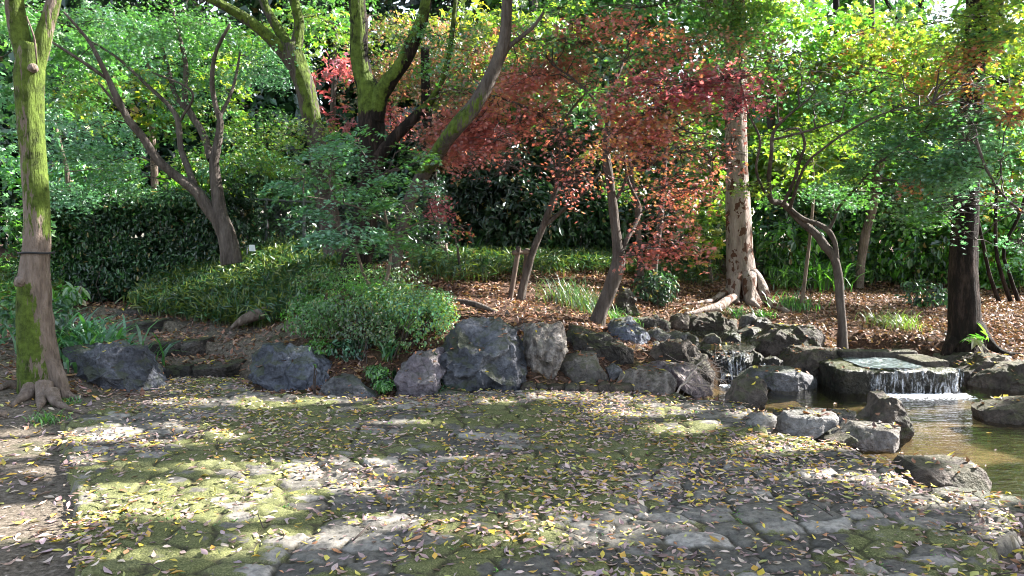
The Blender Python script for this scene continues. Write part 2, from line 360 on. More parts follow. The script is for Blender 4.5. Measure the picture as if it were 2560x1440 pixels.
sheet('stream_water', UPPER, .24, WATER2, .12)

# ------------------------------------------------------------------ rocks
def rock(name, label, pts, d, t, mat, group='rocks around the pond', rough=1.0, box=.34, seed=None, cat='rock', tilt=.35, chips=20, lean=1, parent=None):
    sd_ = seed if seed is not None else int(abs(hash_(label)))
    r = np.random.default_rng(sd_)
    pa = np.array(pts, float); s_ = (pa[:, 1].max()-pa[:, 1])/max(1, np.ptp(pa[:, 1])); s_ = sst(.15, .8, s_)*(pa[:, 1].mean() > 620)*lean
    W = np.array([P(a, b_, d+.62*t*q_) for (a, b_), q_ in zip(pts, s_)]); W = np.c_[W[:, 0], W[:, 2]]
    c = .5*(W.min(0)+W.max(0))*.4+W.mean(0)*.6
    W = W.copy(); lo = W[:, 1] < c[1]-.6*(c[1]-W[:, 1].min()); W[lo, 1] -= .07      # foot sunk in the ground
    # a lying rock seen from above: outline top leans back, so the body is centred behind the front depth
    n_t, n_p = 112, 60
    th = np.linspace(0, 2*np.pi, n_t, endpoint=False); ph = np.linspace(-np.pi/2, np.pi/2, n_p)
    R = np.zeros(n_t)
    for i, a in enumerate(th):
        dr = np.array([math.cos(a), math.sin(a)]); best = .01
        for k in range(len(W)):
            A = W[k]-c; B = W[(k+1) % len(W)]-c; e = B-A; den = dr[0]*e[1]-dr[1]*e[0]
            if abs(den) < 1e-9: continue
            tt = (A[0]*e[1]-A[1]*e[0])/den; uu = (A[0]*dr[1]-A[1]*dr[0])/den
            if tt > best and -1e-6 <= uu <= 1+1e-6: best = tt
        R[i] = best
    TH, PH = np.meshgrid(th, ph)
    pr = np.abs(np.cos(PH))**box; yy = np.sign(np.sin(PH))*np.abs(np.sin(PH))**.55*t*.5
    Rr = np.broadcast_to(R, TH.shape)
    x = Rr*np.cos(TH)*pr; z = Rr*np.sin(TH)*pr
    hgt = W[:, 1].max()-W[:, 1].min(); wid = W[:, 0].max()-W[:, 0].min()
    y = yy+tilt*.4*np.clip(z, -.5, .5)
    V = np.stack([x, y, z], -1)
    s = min(hgt, wid, t)
    for k in range(chips):
        n = r.normal(size=3); n[1] = -abs(n[1])*1.1-.35; n /= np.linalg.norm(n)
        if n[2] < -.3: n[2] *= -1
        ext = (V@n).max(); cut = ext*((.84 if abs(n[1]) < .6 else .68)+(.13 if abs(n[1]) < .6 else .24)*r.random())
        ex = np.clip(V@n-cut, 0, None); V = V-ex[..., None]*n*.85
    ctr = np.array([c[0], d+t*.42, c[1]])
    q = (V+ctr)*1.0
    nrm = V/np.maximum(np.linalg.norm(V, axis=-1, keepdims=True), 1e-6)
    ridged = 1-np.abs(fbm(q*3.3+sd_ % 91, 4, sd_ % 97)-.5)*2
    V = V+nrm*(((fbm(q*4, 4, sd_ % 89)-.5)*.16+(ridged**3-.5)*.20+(fbm(q*16, 4, sd_ % 83)-.5)*.12)*s*rough)[..., None]
    V = (V+ctr).reshape(-1, 3)
    base = (ctr[0], ctr[1], W[:, 1].min())
    o = mesh(name, V, [grid_faces(n_p, n_t, True)[:, ::-1]], mat, origin=base, parent=parent, moss=np.zeros(len(V)))
    try: o.data.set_sharp_from_angle(angle=math.radians(32))
    except Exception: pass
    if parent is None: tag(o, label, cat, group)
    return o
def hash_(s):
    h = 7
    for ch in s: h = (h*131+ord(ch)) % 1000003
    return h
BASINR = rock_mat('wet_black_stone', (.01, .01, .009), (.025, .023, .02), (.07, .065, .055), .3, .3, .2)
ROCKS = [
 ('long blue-grey cracked boulder lying beside the mossy trunk', [(150, 872), (250, 862), (360, 868), (383, 905), (388, 985), (340, 1002), (200, 998), (165, 950)], 8.0, .75, R_BLUE),
 ('blue-grey boulder at the foot of the leafy slope, right of the steps', [(640, 885), (660, 868), (770, 866), (835, 925), (800, 968), (740, 982), (690, 975), (628, 942)], 8.35, .6, R_BLUE),
 ('low triangular grey slab on the paving below the azalea', [(765, 996), (800, 968), (850, 935), (890, 945), (962, 996)], 7.95, .4, R_GREY),
 ('small pinkish stone half hidden under the azalea among ivy', [(880, 905), (910, 868), (950, 880), (958, 920), (890, 925)], 8.9, .4, R_PURP),
 ('smooth purple-grey upright boulder left of the biggest boulder', [(988, 994), (1000, 910), (1060, 885), (1105, 875), (1109, 925), (1080, 988), (1040, 999)], 7.95, .5, R_PURP),
 ('biggest rugged grey boulder, at the right end of the azalea', [(1110, 890), (1130, 838), (1180, 805), (1240, 810), (1300, 860), (1310, 930), (1298, 972), (1200, 984), (1135, 974), (1110, 930)], 8.05, .95, R_BLUE),
 ('flat low grey stone at the foot of the biggest boulder', [(1080, 992), (1115, 972), (1170, 980), (1165, 996)], 7.85, .25, R_GREY),
 ('tan leaf-strewn stone wedged behind the biggest boulder', [(1250, 830), (1310, 812), (1320, 850), (1310, 900), (1265, 880)], 8.9, .5, R_STRI),
 ('upright streaked block standing left of the dark ridge rock', [(1316, 815), (1345, 802), (1410, 812), (1420, 880), (1388, 928), (1345, 936), (1315, 915)], 8.35, .5, R_STRI),
 ('dark slanting ridge rock below the red maple trunk', [(1418, 812), (1450, 812), (1520, 848), (1585, 880), (1585, 918), (1540, 912), (1480, 890), (1412, 880)], 8.85, .6, R_DARK),
 ('rounded grey rock in brown leaves right of the upright block', [(1385, 910), (1440, 882), (1490, 885), (1524, 945), (1450, 958), (1400, 940)], 8.3, .5, R_GREY),
 ('small pointed grey stone right of the rounded grey rock', [(1512, 920), (1535, 905), (1554, 925), (1530, 944)], 8.5, .2, R_GREY),
 ('dark jagged rock at the base of the leaning maple', [(1515, 812), (1575, 795), (1628, 850), (1600, 872), (1560, 856), (1530, 838)], 9.6, .5, R_BLUE),
 ('pale brown stone above the dry stream bed', [(1575, 795), (1640, 788), (1682, 832), (1650, 842), (1610, 828)], 10.4, .5, R_BROWN),
 ('dark standing stone behind the leaning maple', [(1532, 785), (1555, 718), (1575, 720), (1600, 785), (1560, 792)], 11.3, .4, R_DARK),
 ('domed brown boulder left of the small cascade', [(1618, 890), (1640, 866), (1680, 855), (1725, 860), (1765, 900), (1808, 945), (1790, 968), (1740, 950), (1700, 915), (1640, 905)], 8.95, .6, R_BROWN),
 ('squat striped block at the corner of paving and pond', [(1552, 935), (1600, 918), (1660, 925), (1682, 950), (1678, 990), (1600, 986), (1555, 965)], 8.1, .6, R_STRI),
 ('pale pinkish slab sloping down under the dead twigs', [(1600, 918), (1650, 905), (1720, 910), (1795, 980), (1740, 982), (1680, 955)], 8.5, .5, R_PURP),
 ('cluster-topping grey stone above the domed boulder', [(1608, 845), (1640, 820), (1676, 835), (1668, 864), (1620, 864)], 9.9, .45, R_GREY),
 ('pale stone right of the cluster in the upper stream bed', [(1665, 850), (1690, 828), (1730, 838), (1745, 862), (1690, 868)], 9.9, .4, R_GREY),
 ('dark square rock on the far bank of the upper stream', [(1720, 792), (1790, 782), (1842, 800), (1856, 838), (1790, 842), (1722, 825)], 11.6, .7, R_BROWN),
 ('left ledge rock over which the small cascade falls', [(1738, 862), (1800, 855), (1880, 862), (1892, 885), (1760, 890)], 9.75, .8, R_DARK),
 ('wet dark rock behind the small cascade', [(1765, 882), (1885, 882), (1890, 968), (1785, 970)], 9.5, .6, BASINR),
 ('dark rock at the right edge of the small cascade', [(1872, 868), (1898, 885), (1925, 930), (1880, 932)], 9.75, .5, R_DARK),
 ('wide dark brown boulder right of the small cascade', [(1885, 845), (1930, 815), (2040, 815), (2064, 840), (2062, 890), (1900, 900)], 10.1, .9, R_BROWN),
 ('flat-topped brown rock at the water left of the spring basin', [(1976, 878), (1990, 868), (2105, 872), (2113, 935), (2040, 942), (1985, 930)], 9.3, .9, R_BROWN),
 ('long flat stone lying in the pond before the flat-topped rock', [(1855, 948), (1880, 920), (1970, 918), (2055, 950), (2066, 975), (1970, 975), (1880, 962)], 8.85, .6, R_GREY),
 ('small stump-like block standing at the pond edge of the paving', [(1820, 1006), (1835, 955), (1870, 940), (1902, 945), (1917, 1012), (1860, 1010)], 7.45, .35, R_BROWN),
 ('tall rounded stone standing in the pond before the spring basin', [(2178, 1010), (2190, 985), (2215, 983), (2250, 1015), (2280, 1090), (2240, 1096), (2180, 1075)], 6.75, .45, R_BROWN),
 ('pale rounded slab raised above the pond edge, left of two', [(1948, 1048), (1965, 1030), (2090, 1033), (2108, 1065), (2040, 1080), (1960, 1075)], 6.5, .45, R_PALE),
 ('dark wet stone propping the pale slab', [(2020, 1072), (2100, 1068), (2112, 1105), (2030, 1108)], 6.5, .35, R_DARK),
 ('pale chipped slab at the water, right of two', [(2110, 1078), (2130, 1055), (2250, 1065), (2274, 1092), (2268, 1112), (2170, 1114), (2120, 1105)], 6.15, .5, R_STRI),
 ('long low slab behind the two pale slabs', [(1935, 1030), (1990, 1022), (2150, 1030), (2168, 1052), (1950, 1052)], 7.0, .4, R_GREY),
 ('pale square stone at the edge of the paving, left of the pale slab', [(1858, 1055), (1885, 1035), (1938, 1040), (1938, 1085), (1918, 1094), (1870, 1080)], 6.45, .4, R_PALE),
 ('big dark flat slab at the pond edge near the right corner', [(2243, 1170), (2258, 1146), (2420, 1152), (2466, 1180), (2484, 1232), (2300, 1226), (2262, 1200)], 5.2, .6, R_BROWN),
 ('rounded rock in the pond at the right edge', [(2480, 1035), (2520, 1000), (2600, 993), (2680, 1050), (2500, 1058)], 7.2, .6, R_BROWN),
 ('rounded brown boulder right of the spring basin', [(2408, 925), (2450, 886), (2510, 890), (2537, 920), (2525, 970), (2415, 965)], 9.15, .8, R_BROWN),
 ('low wide brown rock at the right edge behind the water', [(2455, 968), (2520, 905), (2620, 903), (2680, 990), (2500, 996)], 8.8, .7, R_BROWN),
 ('flat stone behind the basin at the root of the dark tree', [(2355, 892), (2400, 878), (2455, 880), (2450, 905), (2370, 905)], 9.9, .5, R_BROWN),
 ('small dark stone between stream and wide brown boulder', [(1845, 828), (1870, 815), (1898, 822), (1898, 856), (1852, 850)], 10.7, .4, R_DARK),
 ('pale pinkish corner stone at the lower right end of the paving', [(2385, 1312), (2430, 1290), (2480, 1292), (2512, 1320), (2505, 1405), (2440, 1392), (2400, 1350)], 4.05, .45, R_PALE),
 ('long grey slab edging the pond at the far lower right', [(2300, 1242), (2400, 1232), (2600, 1262), (2650, 1330), (2520, 1318), (2400, 1290)], 4.7, .6, R_GREY),
]
for lb, pts, d, t, m in ROCKS: rock('rock', lb, pts, d, t, m)
# row of small kerb stones
for i, (x0, x1) in enumerate([(1300, 1335), (1337, 1368), (1370, 1412), (1414, 1447), (1449, 1488), (1490, 1522), (1524, 1580)]):
    rock('kerb_stone', ['first', 'second', 'third', 'fourth', 'fifth', 'sixth', 'last'][i]+' kerb stone from the left in the row below the rounded grey rock', [(x0-2, 966), (x0+6, 957+(i*7)%5), (x1-5, 955+(i*5)%6), (x1+2, 964), (x1+1, 978), (x0-1, 978)], 8.10+.02*(i%3), .24, R_BROWN, 'kerb stones along the paving', 1.1, .42, 50+i, 'kerb stone', .1, 4)
# steps
for lb, pts, d, m in [('left block of the lowest stone step', [(388, 922), (470, 916), (474, 950), (390, 954)], 8.95, R_DARK), ('right block of the lowest stone step', [(474, 918), (590, 908), (596, 944), (474, 950)], 9.0, R_DARK),
    ('left block of the second stone step', [(365, 858), (445, 854), (447, 888), (368, 890)], 9.85, R_DARK), ('right block of the second stone step', [(448, 856), (506, 850), (508, 882), (449, 886)], 9.9, R_DARK),
    ('third stone step, dark and mossy', [(305, 808), (400, 800), (402, 832), (308, 834)], 11.1, R_DARK), ('fourth stone step under the bamboo grass', [(285, 775), (372, 772), (372, 792), (288, 794)], 12.2, R_DARK),
    ('sunlit pale stone step at the top of the path', [(158, 742), (175, 728), (275, 730), (285, 746), (160, 750)], 14.0, R_PALE)]:
    rock('stone_step', lb, pts, d, .5, m, 'stone steps up to the path', .5, .22, None, 'step', .05, 3, lean=0)
# spring basin
def boxmesh(x0, x1, y0, y1, z0, z1, step=.03, amp=.02, seed=0, bev=.03):
    c = np.array([(x0+x1)/2, (y0+y1)/2, (z0+z1)/2]); h = np.array([x1-x0, y1-y0, z1-z0])/2
    V = []; Fc = []; off = 0
    for ax in range(3):
        u, w_ = [a for a in range(3) if a != ax]
        nu = max(2, int(2*h[u]/step)); nw = max(2, int(2*h[w_]/step))
        A, B = np.meshgrid(np.linspace(-h[u], h[u], nu+1), np.linspace(-h[w_], h[w_], nw+1), indexing='ij')
        for sgn in (-1, 1):
            p = np.zeros(A.shape+(3,)); p[..., u] = A; p[..., w_] = B; p[..., ax] = sgn*h[ax]
            V.append(p.reshape(-1, 3)); f = grid_faces(nu+1, nw+1)+off
            flip = (sgn > 0) ^ (ax == 1)
            Fc.append(f if not flip else f[:, ::-1]); off += (nu+1)*(nw+1)
    V = np.concatenate(V); inner = np.clip(V, -(h-bev), h-bev); dlt = V-inner; L = np.linalg.norm(dlt, axis=1, keepdims=True)
    V = inner+dlt/np.maximum(L, 1e-6)*np.minimum(L, bev)
    nn = dlt/np.maximum(L, 1e-6); q = V+c
    V = q+nn*((fbm(q*7, 4, seed)-.5)*2*amp+(fbm(q*30, 3, seed+5)-.5)*amp)[:, None]
    return V, np.concatenate(Fc)
BASIN = rock_mat('wet_mossy_stone', (.008, .008, .007), (.02, .019, .015), (.06, .055, .04), .8, .3, .2)
bas = thing('spring_basin', 'dark mossy stone block basin with water welling up and spilling over its front', 'fountain', (4.4, 9.2, -.3))
bx0, bx1 = 3.76, 5.1
V, f = boxmesh(bx0, bx1, 8.72, 9.8, -.45, .125, .028, .03, 3, .06)
mesh('basin_block', V, [f], BASIN, bas, moss=np.zeros(len(V)))
V, f = boxmesh(bx0+.35, bx1-.02, 9.58, 9.82, .06, .215, .03, .02, 5, .03); mesh('rim', V, [f], R_BROWN, bas)
V, f = boxmesh(bx1-.32, bx1+.02, 8.98, 9.57, .06, .19, .03, .02, 6, .03); mesh('rim', V, [f], R_BROWN, bas)
b = NB('bubbling_water'); v = b.coords((10, 14, 1)); n = b.noise(2.6, 4, .6, v); c = b.ramp(n, [(.45, (.04, .06, .06)), (.72, (.4, .48, .5))])
BUB = b.done(b.pr(c, .08, b.bump(n, 1, .03), .8))
gx2, gy2 = np.meshgrid(np.linspace(bx0+.3, bx1-.33, 50), np.linspace(8.76, 9.56, 40), indexing='ij')
sdw = np.abs((gx2-(bx0+bx1-.03)/2)/.37)**3+np.abs((gy2-9.18)/.42)**3
f = grid_faces(50, 40)[:, ::-1]; f = f[(sdw.ravel()[f] < 1.15).all(1)]
mesh('welling_water', v3(gx2.ravel(), gy2.ravel(), (.128+.02*fbm(v3(gx2*8, gy2*8), 3, 8)).ravel()), [f], BUB, bas)
b = NB('falling_water'); d1 = b.pr((.85, .9, 1), .15, None, .8); t = b.n('ShaderNodeBsdfTransparent'); mx = b.n('ShaderNodeMixShader')
b.l(b.ramp(b.noise(1, 4, .7, b.coords((34, 20, 6))), [(.5, (.0, .0, .0)), (.78, (.68,)*3)]), mx.inputs[0]); b.l(t.outputs[0], mx.inputs[1]); b.l(d1, mx.inputs[2])
FALL = b.done(mx.outputs[0])
def ribbons(n, x0, x1, ytop, ztop, zbot, seed, dens=None, spread=.06):
    r = np.random.default_rng(seed); V = []; Fq = []; k = 0
    for i in range(n):
        x = x0+(x1-x0)*r.random()
        if dens is not None and r.random() > dens((x-x0)/(x1-x0)): continue
        a = r.random()*.5 if r.random() < .55 else 0; e = 1-(r.random()*.5 if r.random() < .4 else 0)
        wv = .0012+.0034*r.random(); m = 9; o = .008+r.random()*spread
        for j in range(m+1):
            t = a+(e-a)*j/m; z = ztop+(zbot-ztop)*t; y = ytop-.02-o*math.sqrt(t); xx = x+.01*math.sin(j*1.7+i)
            V += [(xx-wv, y, z), (xx, y-.004, z), (xx+wv, y, z)]
            if j < m: b_ = k+3*j; Fq += [(b_, b_+1, b_+4, b_+3), (b_+1, b_+2, b_+5, b_+4)]
        k = len(V)
    return np.array(V), np.array(Fq)
def curtain(x0, x1, y, zt, zb, nx, nz, seed):
    U, T = np.meshgrid(np.linspace(0, 1, nx), np.linspace(0, 1, nz), indexing='ij')
    x = x0+(x1-x0)*U; o = fbm(v3(x*9, T*0+seed), 3, seed); yy = y+.05-.05*sst(0, .12, T)-.02-.09*o*np.sqrt(T)-.012*fbm(v3(x*60, T*4), 2, seed)
    z = np.where(T < .12, zt+.004, zt-(zt-zb)*((T-.12)/.88)); return np.stack([x, yy, z], -1).reshape(-1, 3), grid_faces(nx, nz)
V, f = curtain(bx0+.3, bx1+.01, 8.72, .14, -.15, 160, 16, 3); mesh('falling_water', V, [f], FALL, bas)
V, f = ribbons(95, bx0+.3, bx1+.01, 8.71, .14, -.15, 4, lambda u: (.1+.75*abs(math.sin(u*8.5+.8*math.sin(u*23)))**2 if u < .86 else 1.6))
mesh('falling_water', V, [f], FALL, bas, smooth=True)
def foam(n, x0, x1, y0, y1, z, seed):
    r = np.random.default_rng(seed); V = []; Fq = []
    for i in range(n):
        c = np.array([x0+(x1-x0)*r.random(), y0+(y1-y0)*abs(r.normal())*.5, z+.004+.012*r.random()]); s = .004+.012*r.random()
        b_ = len(V); V += [c+s*np.array(q) for q in [(1.5, 0, 0), (0, 1, 0), (-1.5, 0, 0), (0, -1, 0), (0, 0, .7)]]
        Fq += [(b_, b_+1, b_+4), (b_+1, b_+2, b_+4), (b_+2, b_+3, b_+4), (b_+3, b_, b_+4)]
    return np.array(V), np.array(Fq)
FOAM = NB('foam'); FOAM = FOAM.done(FOAM.pr((.85, .88, .95), .3, None, .5))
V, f = foam(900, bx0+.4, bx1+.03, 8.66, 8.42, -.15, 3); mesh('foam', V, [f], FOAM, bas)
wf = thing('small_waterfall', 'small white cascade pouring from the dark ledge into the pond', 'waterfall', tuple(P(1850, 945, 9.4)))
a0, a1 = P(1806, 890, 9.28)[0], P(1868, 890, 9.28)[0]
V, f = curtain(a0, a1, 9.4, .23, -.14, 50, 16, 7); mesh('falling_water', V, [f], FALL, wf)
V, f = ribbons(45, a0, a1, 9.38, .23, -.14, 9, None, .1); mesh('falling_water', V, [f], FALL, wf)
V, f = foam(220, a0-.04, a1+.04, 9.22, 9.05, -.15, 5); mesh('foam', V, [f], FOAM, wf)
V, f = ribbons(60, P(1900, 900, 9.3)[0], P(1935, 900, 9.3)[0], 9.36, .1, -.14, 19, None, .07); mesh('falling_water', V, [f], FALL, wf)
#@@PART2
# ------------------------------------------------------------------ tubes, trunks
def spline(pts, step):
    pts = np.asarray(pts, float)
    p = np.vstack([2*pts[0]-pts[1], pts, 2*pts[-1]-pts[-2]]); out = []
    for i in range(1, len(p)-2):
        L = np.linalg.norm(p[i+1, :3]-p[i, :3]); n = max(2, int(L/step)); t = np.linspace(0, 1, n, endpoint=False)[:, None]
        a, b_, c, d = p[i-1], p[i], p[i+1], p[i+2]
        out.append(.5*((2*b_)+(-a+c)*t+(2*a-5*b_+4*c-d)*t*t+(-a+3*b_-3*c+d)*t**3))
    out.append(pts[-1:]); return np.vstack(out)
def tube(W, segs=14, step=.06, rough=.12, seed=0, flare=0, scale=3.5, moss=None, flute=0):
    """W rows x,y,z,r in world space"""
    Q = spline(W, step); Q[:, 3] = np.maximum(Q[:, 3], .002)
    C = Q[:, :3]; T = np.gradient(C, axis=0); T /= np.maximum(np.linalg.norm(T, axis=1, keepdims=True), 1e-9)
    ref = np.array([0, 1, 0.]) if abs(T[0, 1]) < .9 else np.array([1, 0, 0.])
    N = []; u = ref-T[0]*(ref@T[0]); u /= np.linalg.norm(u)
    for t in T: u = u-t*(u@t); u /= np.linalg.norm(u); N.append(u.copy())
    N = np.array(N); B = np.cross(T, N)
    th = np.linspace(0, 2*np.pi, segs, endpoint=False)
    D = N[:, None]*np.cos(th)[None, :, None]+B[:, None]*np.sin(th)[None, :, None]
    R = np.repeat(Q[:, 3:4], segs, 1)
    q = C[:, None]+D*R[..., None]
    R = R*(1+rough*2*(fbm(q*scale, 3, seed)-.5)+rough*.9*(fbm(q*scale*4*np.array([1, 1, .35]), 3, seed+9)-.5))
    if flare:
        h = np.linalg.norm(C-C[0], axis=1)[:, None]
        R = R*(1+flare*np.exp(-h/.22)*(.55+.45*np.cos(th*5+seed)[None]))
    if flute: R = R*(1+flute*np.cos(th*6+seed+fbm(C, 2, seed)[:, None]*5)[...])
    V = (C[:, None]+D*R[..., None])
    f = grid_faces(len(C), segs, True)
    # tip cap
    Vf = V.reshape(-1, 3); n = len(Vf); Vf = np.vstack([Vf, C[-1:]]); a = np.arange(segs)
    cap = np.stack([n-segs+a, n-segs+(a+1) % segs, np.full(segs, n)], -1)
    ms = np.zeros(len(Vf))
    if moss is not None:
        m = moss(V.reshape(-1, 3), D.reshape(-1, 3)); ms[:-1] = m; ms[-1] = m[-1]
    return Vf, f, cap, ms, C
def px_path(path, rs=.9):
    return np.array([list(P(a, b_, d))+[w_*.5*PXM(d)*rs] for a, b_, d, w_ in path])
def join(parts):
    V = []; Q = []; T = []; M = []; k = 0
    for v, q, t, m, *_ in parts: V.append(v); Q.append(q+k); T.append(t+k); M.append(m); k += len(v)
    return np.vstack(V), np.vstack(Q), np.vstack(T), np.concatenate(M)
# ------------------------------------------------------------------ leaves
PAL = dict(
 green=[(.07, .21, .04), (.10, .27, .05), (.14, .31, .06), (.06, .17, .045)], blue=[(.09, .25, .14), (.14, .33, .2), (.09, .23, .11), (.19, .38, .25)],
 yg=[(.17, .32, .03), (.24, .36, .035), (.12, .27, .03), (.3, .34, .04)], yellow=[(.5, .42, .04), (.4, .38, .04), (.26, .34, .04)],
 red=[(.56, .14, .14), (.46, .11, .12), (.66, .21, .18), (.54, .13, .11)], crimson=[(.5, .10, .16), (.58, .13, .19), (.42, .08, .13)],
 orange=[(.6, .25, .08), (.55, .17, .09), (.62, .3, .08), (.52, .14, .1)], brown=[(.4, .17, .12), (.48, .21, .13), (.34, .18, .09), (.52, .16, .14)],
 pink=[(.5, .12, .1), (.45, .09, .07), (.55, .2, .12)], olive=[(.12, .17, .025), (.16, .2, .03), (.09, .14, .03)],
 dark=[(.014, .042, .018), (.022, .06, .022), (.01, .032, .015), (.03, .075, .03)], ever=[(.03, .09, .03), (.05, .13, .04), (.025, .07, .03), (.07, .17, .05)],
 lime=[(.1, .3, .03), (.15, .36, .04), (.08, .24, .03)])
def pal(name, n, r):
    if '+' in name:
        a, b_ = name.split('+'); m = r.random(n) < .5; return np.where(m[:, None], pal(a, n, r), pal(b_, n, r))
    p = np.array(PAL[name]); c = p[r.integers(0, len(p), n)]*(.75+.5*r.random((n, 1))); return c
def maple_tpl(lobes=7):
    angs = {7: [0, 42, -42, 84, -84, 130, -130], 5: [0, 52, -52, 112, -112]}[lobes]; ln = {7: [1, .95, .95, .72, .72, .42, .42], 5: [1, .85, .85, .5, .5]}[lobes]
    V = [(0, 0, 0)]; Fq = []
    for a, l in zip(angs, ln):
        a = math.radians(a); dx, dy = math.sin(a), math.cos(a); w_ = .16 if lobes == 7 else .2; k = len(V)
        V += [(dx*l*.42-dy*w_*l, dy*l*.42+dx*w_*l, .0), (dx*l, dy*l, -.16*l), (dx*l*.42+dy*w_*l, dy*l*.42-dx*w_*l, .0)]
        Fq.append((0, k, k+1, k+2))
    return np.array(V)*.62, np.array(Fq)
def oval_tpl(w_=.3, fold=.1, droop=.12):
    V = [(0, -.5, 0), (-w_*.8, -.15, fold), (0, -.1, 0), (w_*.8, -.15, fold), (-w_*.7, .2, fold*.8), (0, .2, 0), (w_*.7, .2, fold*.8), (0, .6, -droop)]
    Fq = [(0, 1, 2, 0), (0, 2, 3, 0), (1, 4, 5, 2), (2, 5, 6, 3), (4, 7, 5, 4), (5, 7, 6, 5)]
    return np.array(V), Fq
RH = (np.array([(0, -.5, 0), (-.3, 0, .06), (0, .55, -.05), (.3, 0, .06)]), np.array([(0, 1, 2, 3)]))
OVQ = (np.array([(0, -.5, 0), (-.24, -.12, .08), (-.2, .22, .08), (0, .55, -.06), (.2, .22, .08), (.24, -.12, .08)]), np.array([(0, 1, 2, 3), (0, 3, 4, 5)]))
BLADE = (np.array([(0, -.5, 0), (-.075, -.2, .02), (-.06, .2, .02), (0, .6, -.1), (.06, .2, .02), (.075, -.2, .02)]), np.array([(0, 1, 2, 3), (0, 3, 4, 5)]))
SPRAY = (np.array([(0, 0, 0), (-.14, .3, .0), (0, .6, -.05), (.14, .3, 0), (.5, .3, -.1), (.3, .0, 0), (-.5, .3, -.1), (-.3, 0, 0), (.35, -.4, -.1), (.1, -.3, 0), (-.35, -.4, -.1), (-.1, -.3, 0)]),
        np.array([(0, 1, 2, 3), (0, 3, 4, 5), (0, 7, 6, 1), (0, 5, 8, 9), (0, 11, 10, 7)]))
MAPLE7 = maple_tpl(7); MAPLE5 = maple_tpl(5)
def place(tpl, C, size, normal, r, spin=None):
    """instances of a leaf template at C (n,3), with given unit normals; returns V,F"""
    n = len(C); T, Fq = tpl
    a = r.random(n)*2*np.pi if spin is None else spin
    up = np.array([0, 0, 1.0]); nrm = normal/np.linalg.norm(normal, axis=1, keepdims=True)
    ref = np.stack([np.cos(a), np.sin(a), np.zeros(n)], -1); X_ = ref-nrm*(ref*nrm).sum(1, keepdims=True); X_ /= np.maximum(np.linalg.norm(X_, axis=1, keepdims=True), 1e-6)
    Y_ = np.cross(nrm, X_); s = np.broadcast_to(size, (n,))[:, None, None]
    V = C[:, None]+s*(T[None, :, 0:1]*X_[:, None]+T[None, :, 1:2]*Y_[:, None]+T[None, :, 2:3]*nrm[:, None])
    Fa = (np.asarray(Fq)[None]+(np.arange(n)*len(T))[:, None, None]).reshape(-1, np.asarray(Fq).shape[1])
    return V.reshape(-1, 3), Fa
TW = []
def twig(a, b_, r0, r1, r, sag=.06, segs=3, n=4):
    a = np.array(a, float); b_ = np.array(b_, float); L = np.linalg.norm(b_-a)
    t = np.linspace(0, 1, n+1)[:, None]; C = a+(b_-a)*t; C[1:-1] += r.normal(size=(n-1, 3))*L*.03; C[:, 2] += (4*t*(1-t))[:, 0]*L*sag
    R = (r0+(r1-r0)*t[:, 0]); th = np.linspace(0, 2*np.pi, segs, endpoint=False); d = (b_-a)/max(L, 1e-6)
    u = np.cross(d, [0, 0, 1.0]); u = u/max(np.linalg.norm(u), 1e-3) if np.linalg.norm(u) > 1e-3 else np.array([1., 0, 0]); v = np.cross(d, u)
    V = C[:, None]+R[:, None, None]*(np.cos(th)[None, :, None]*u+np.sin(th)[None, :, None]*v)
    return V.reshape(-1, 3), grid_faces(n+1, segs, True), C
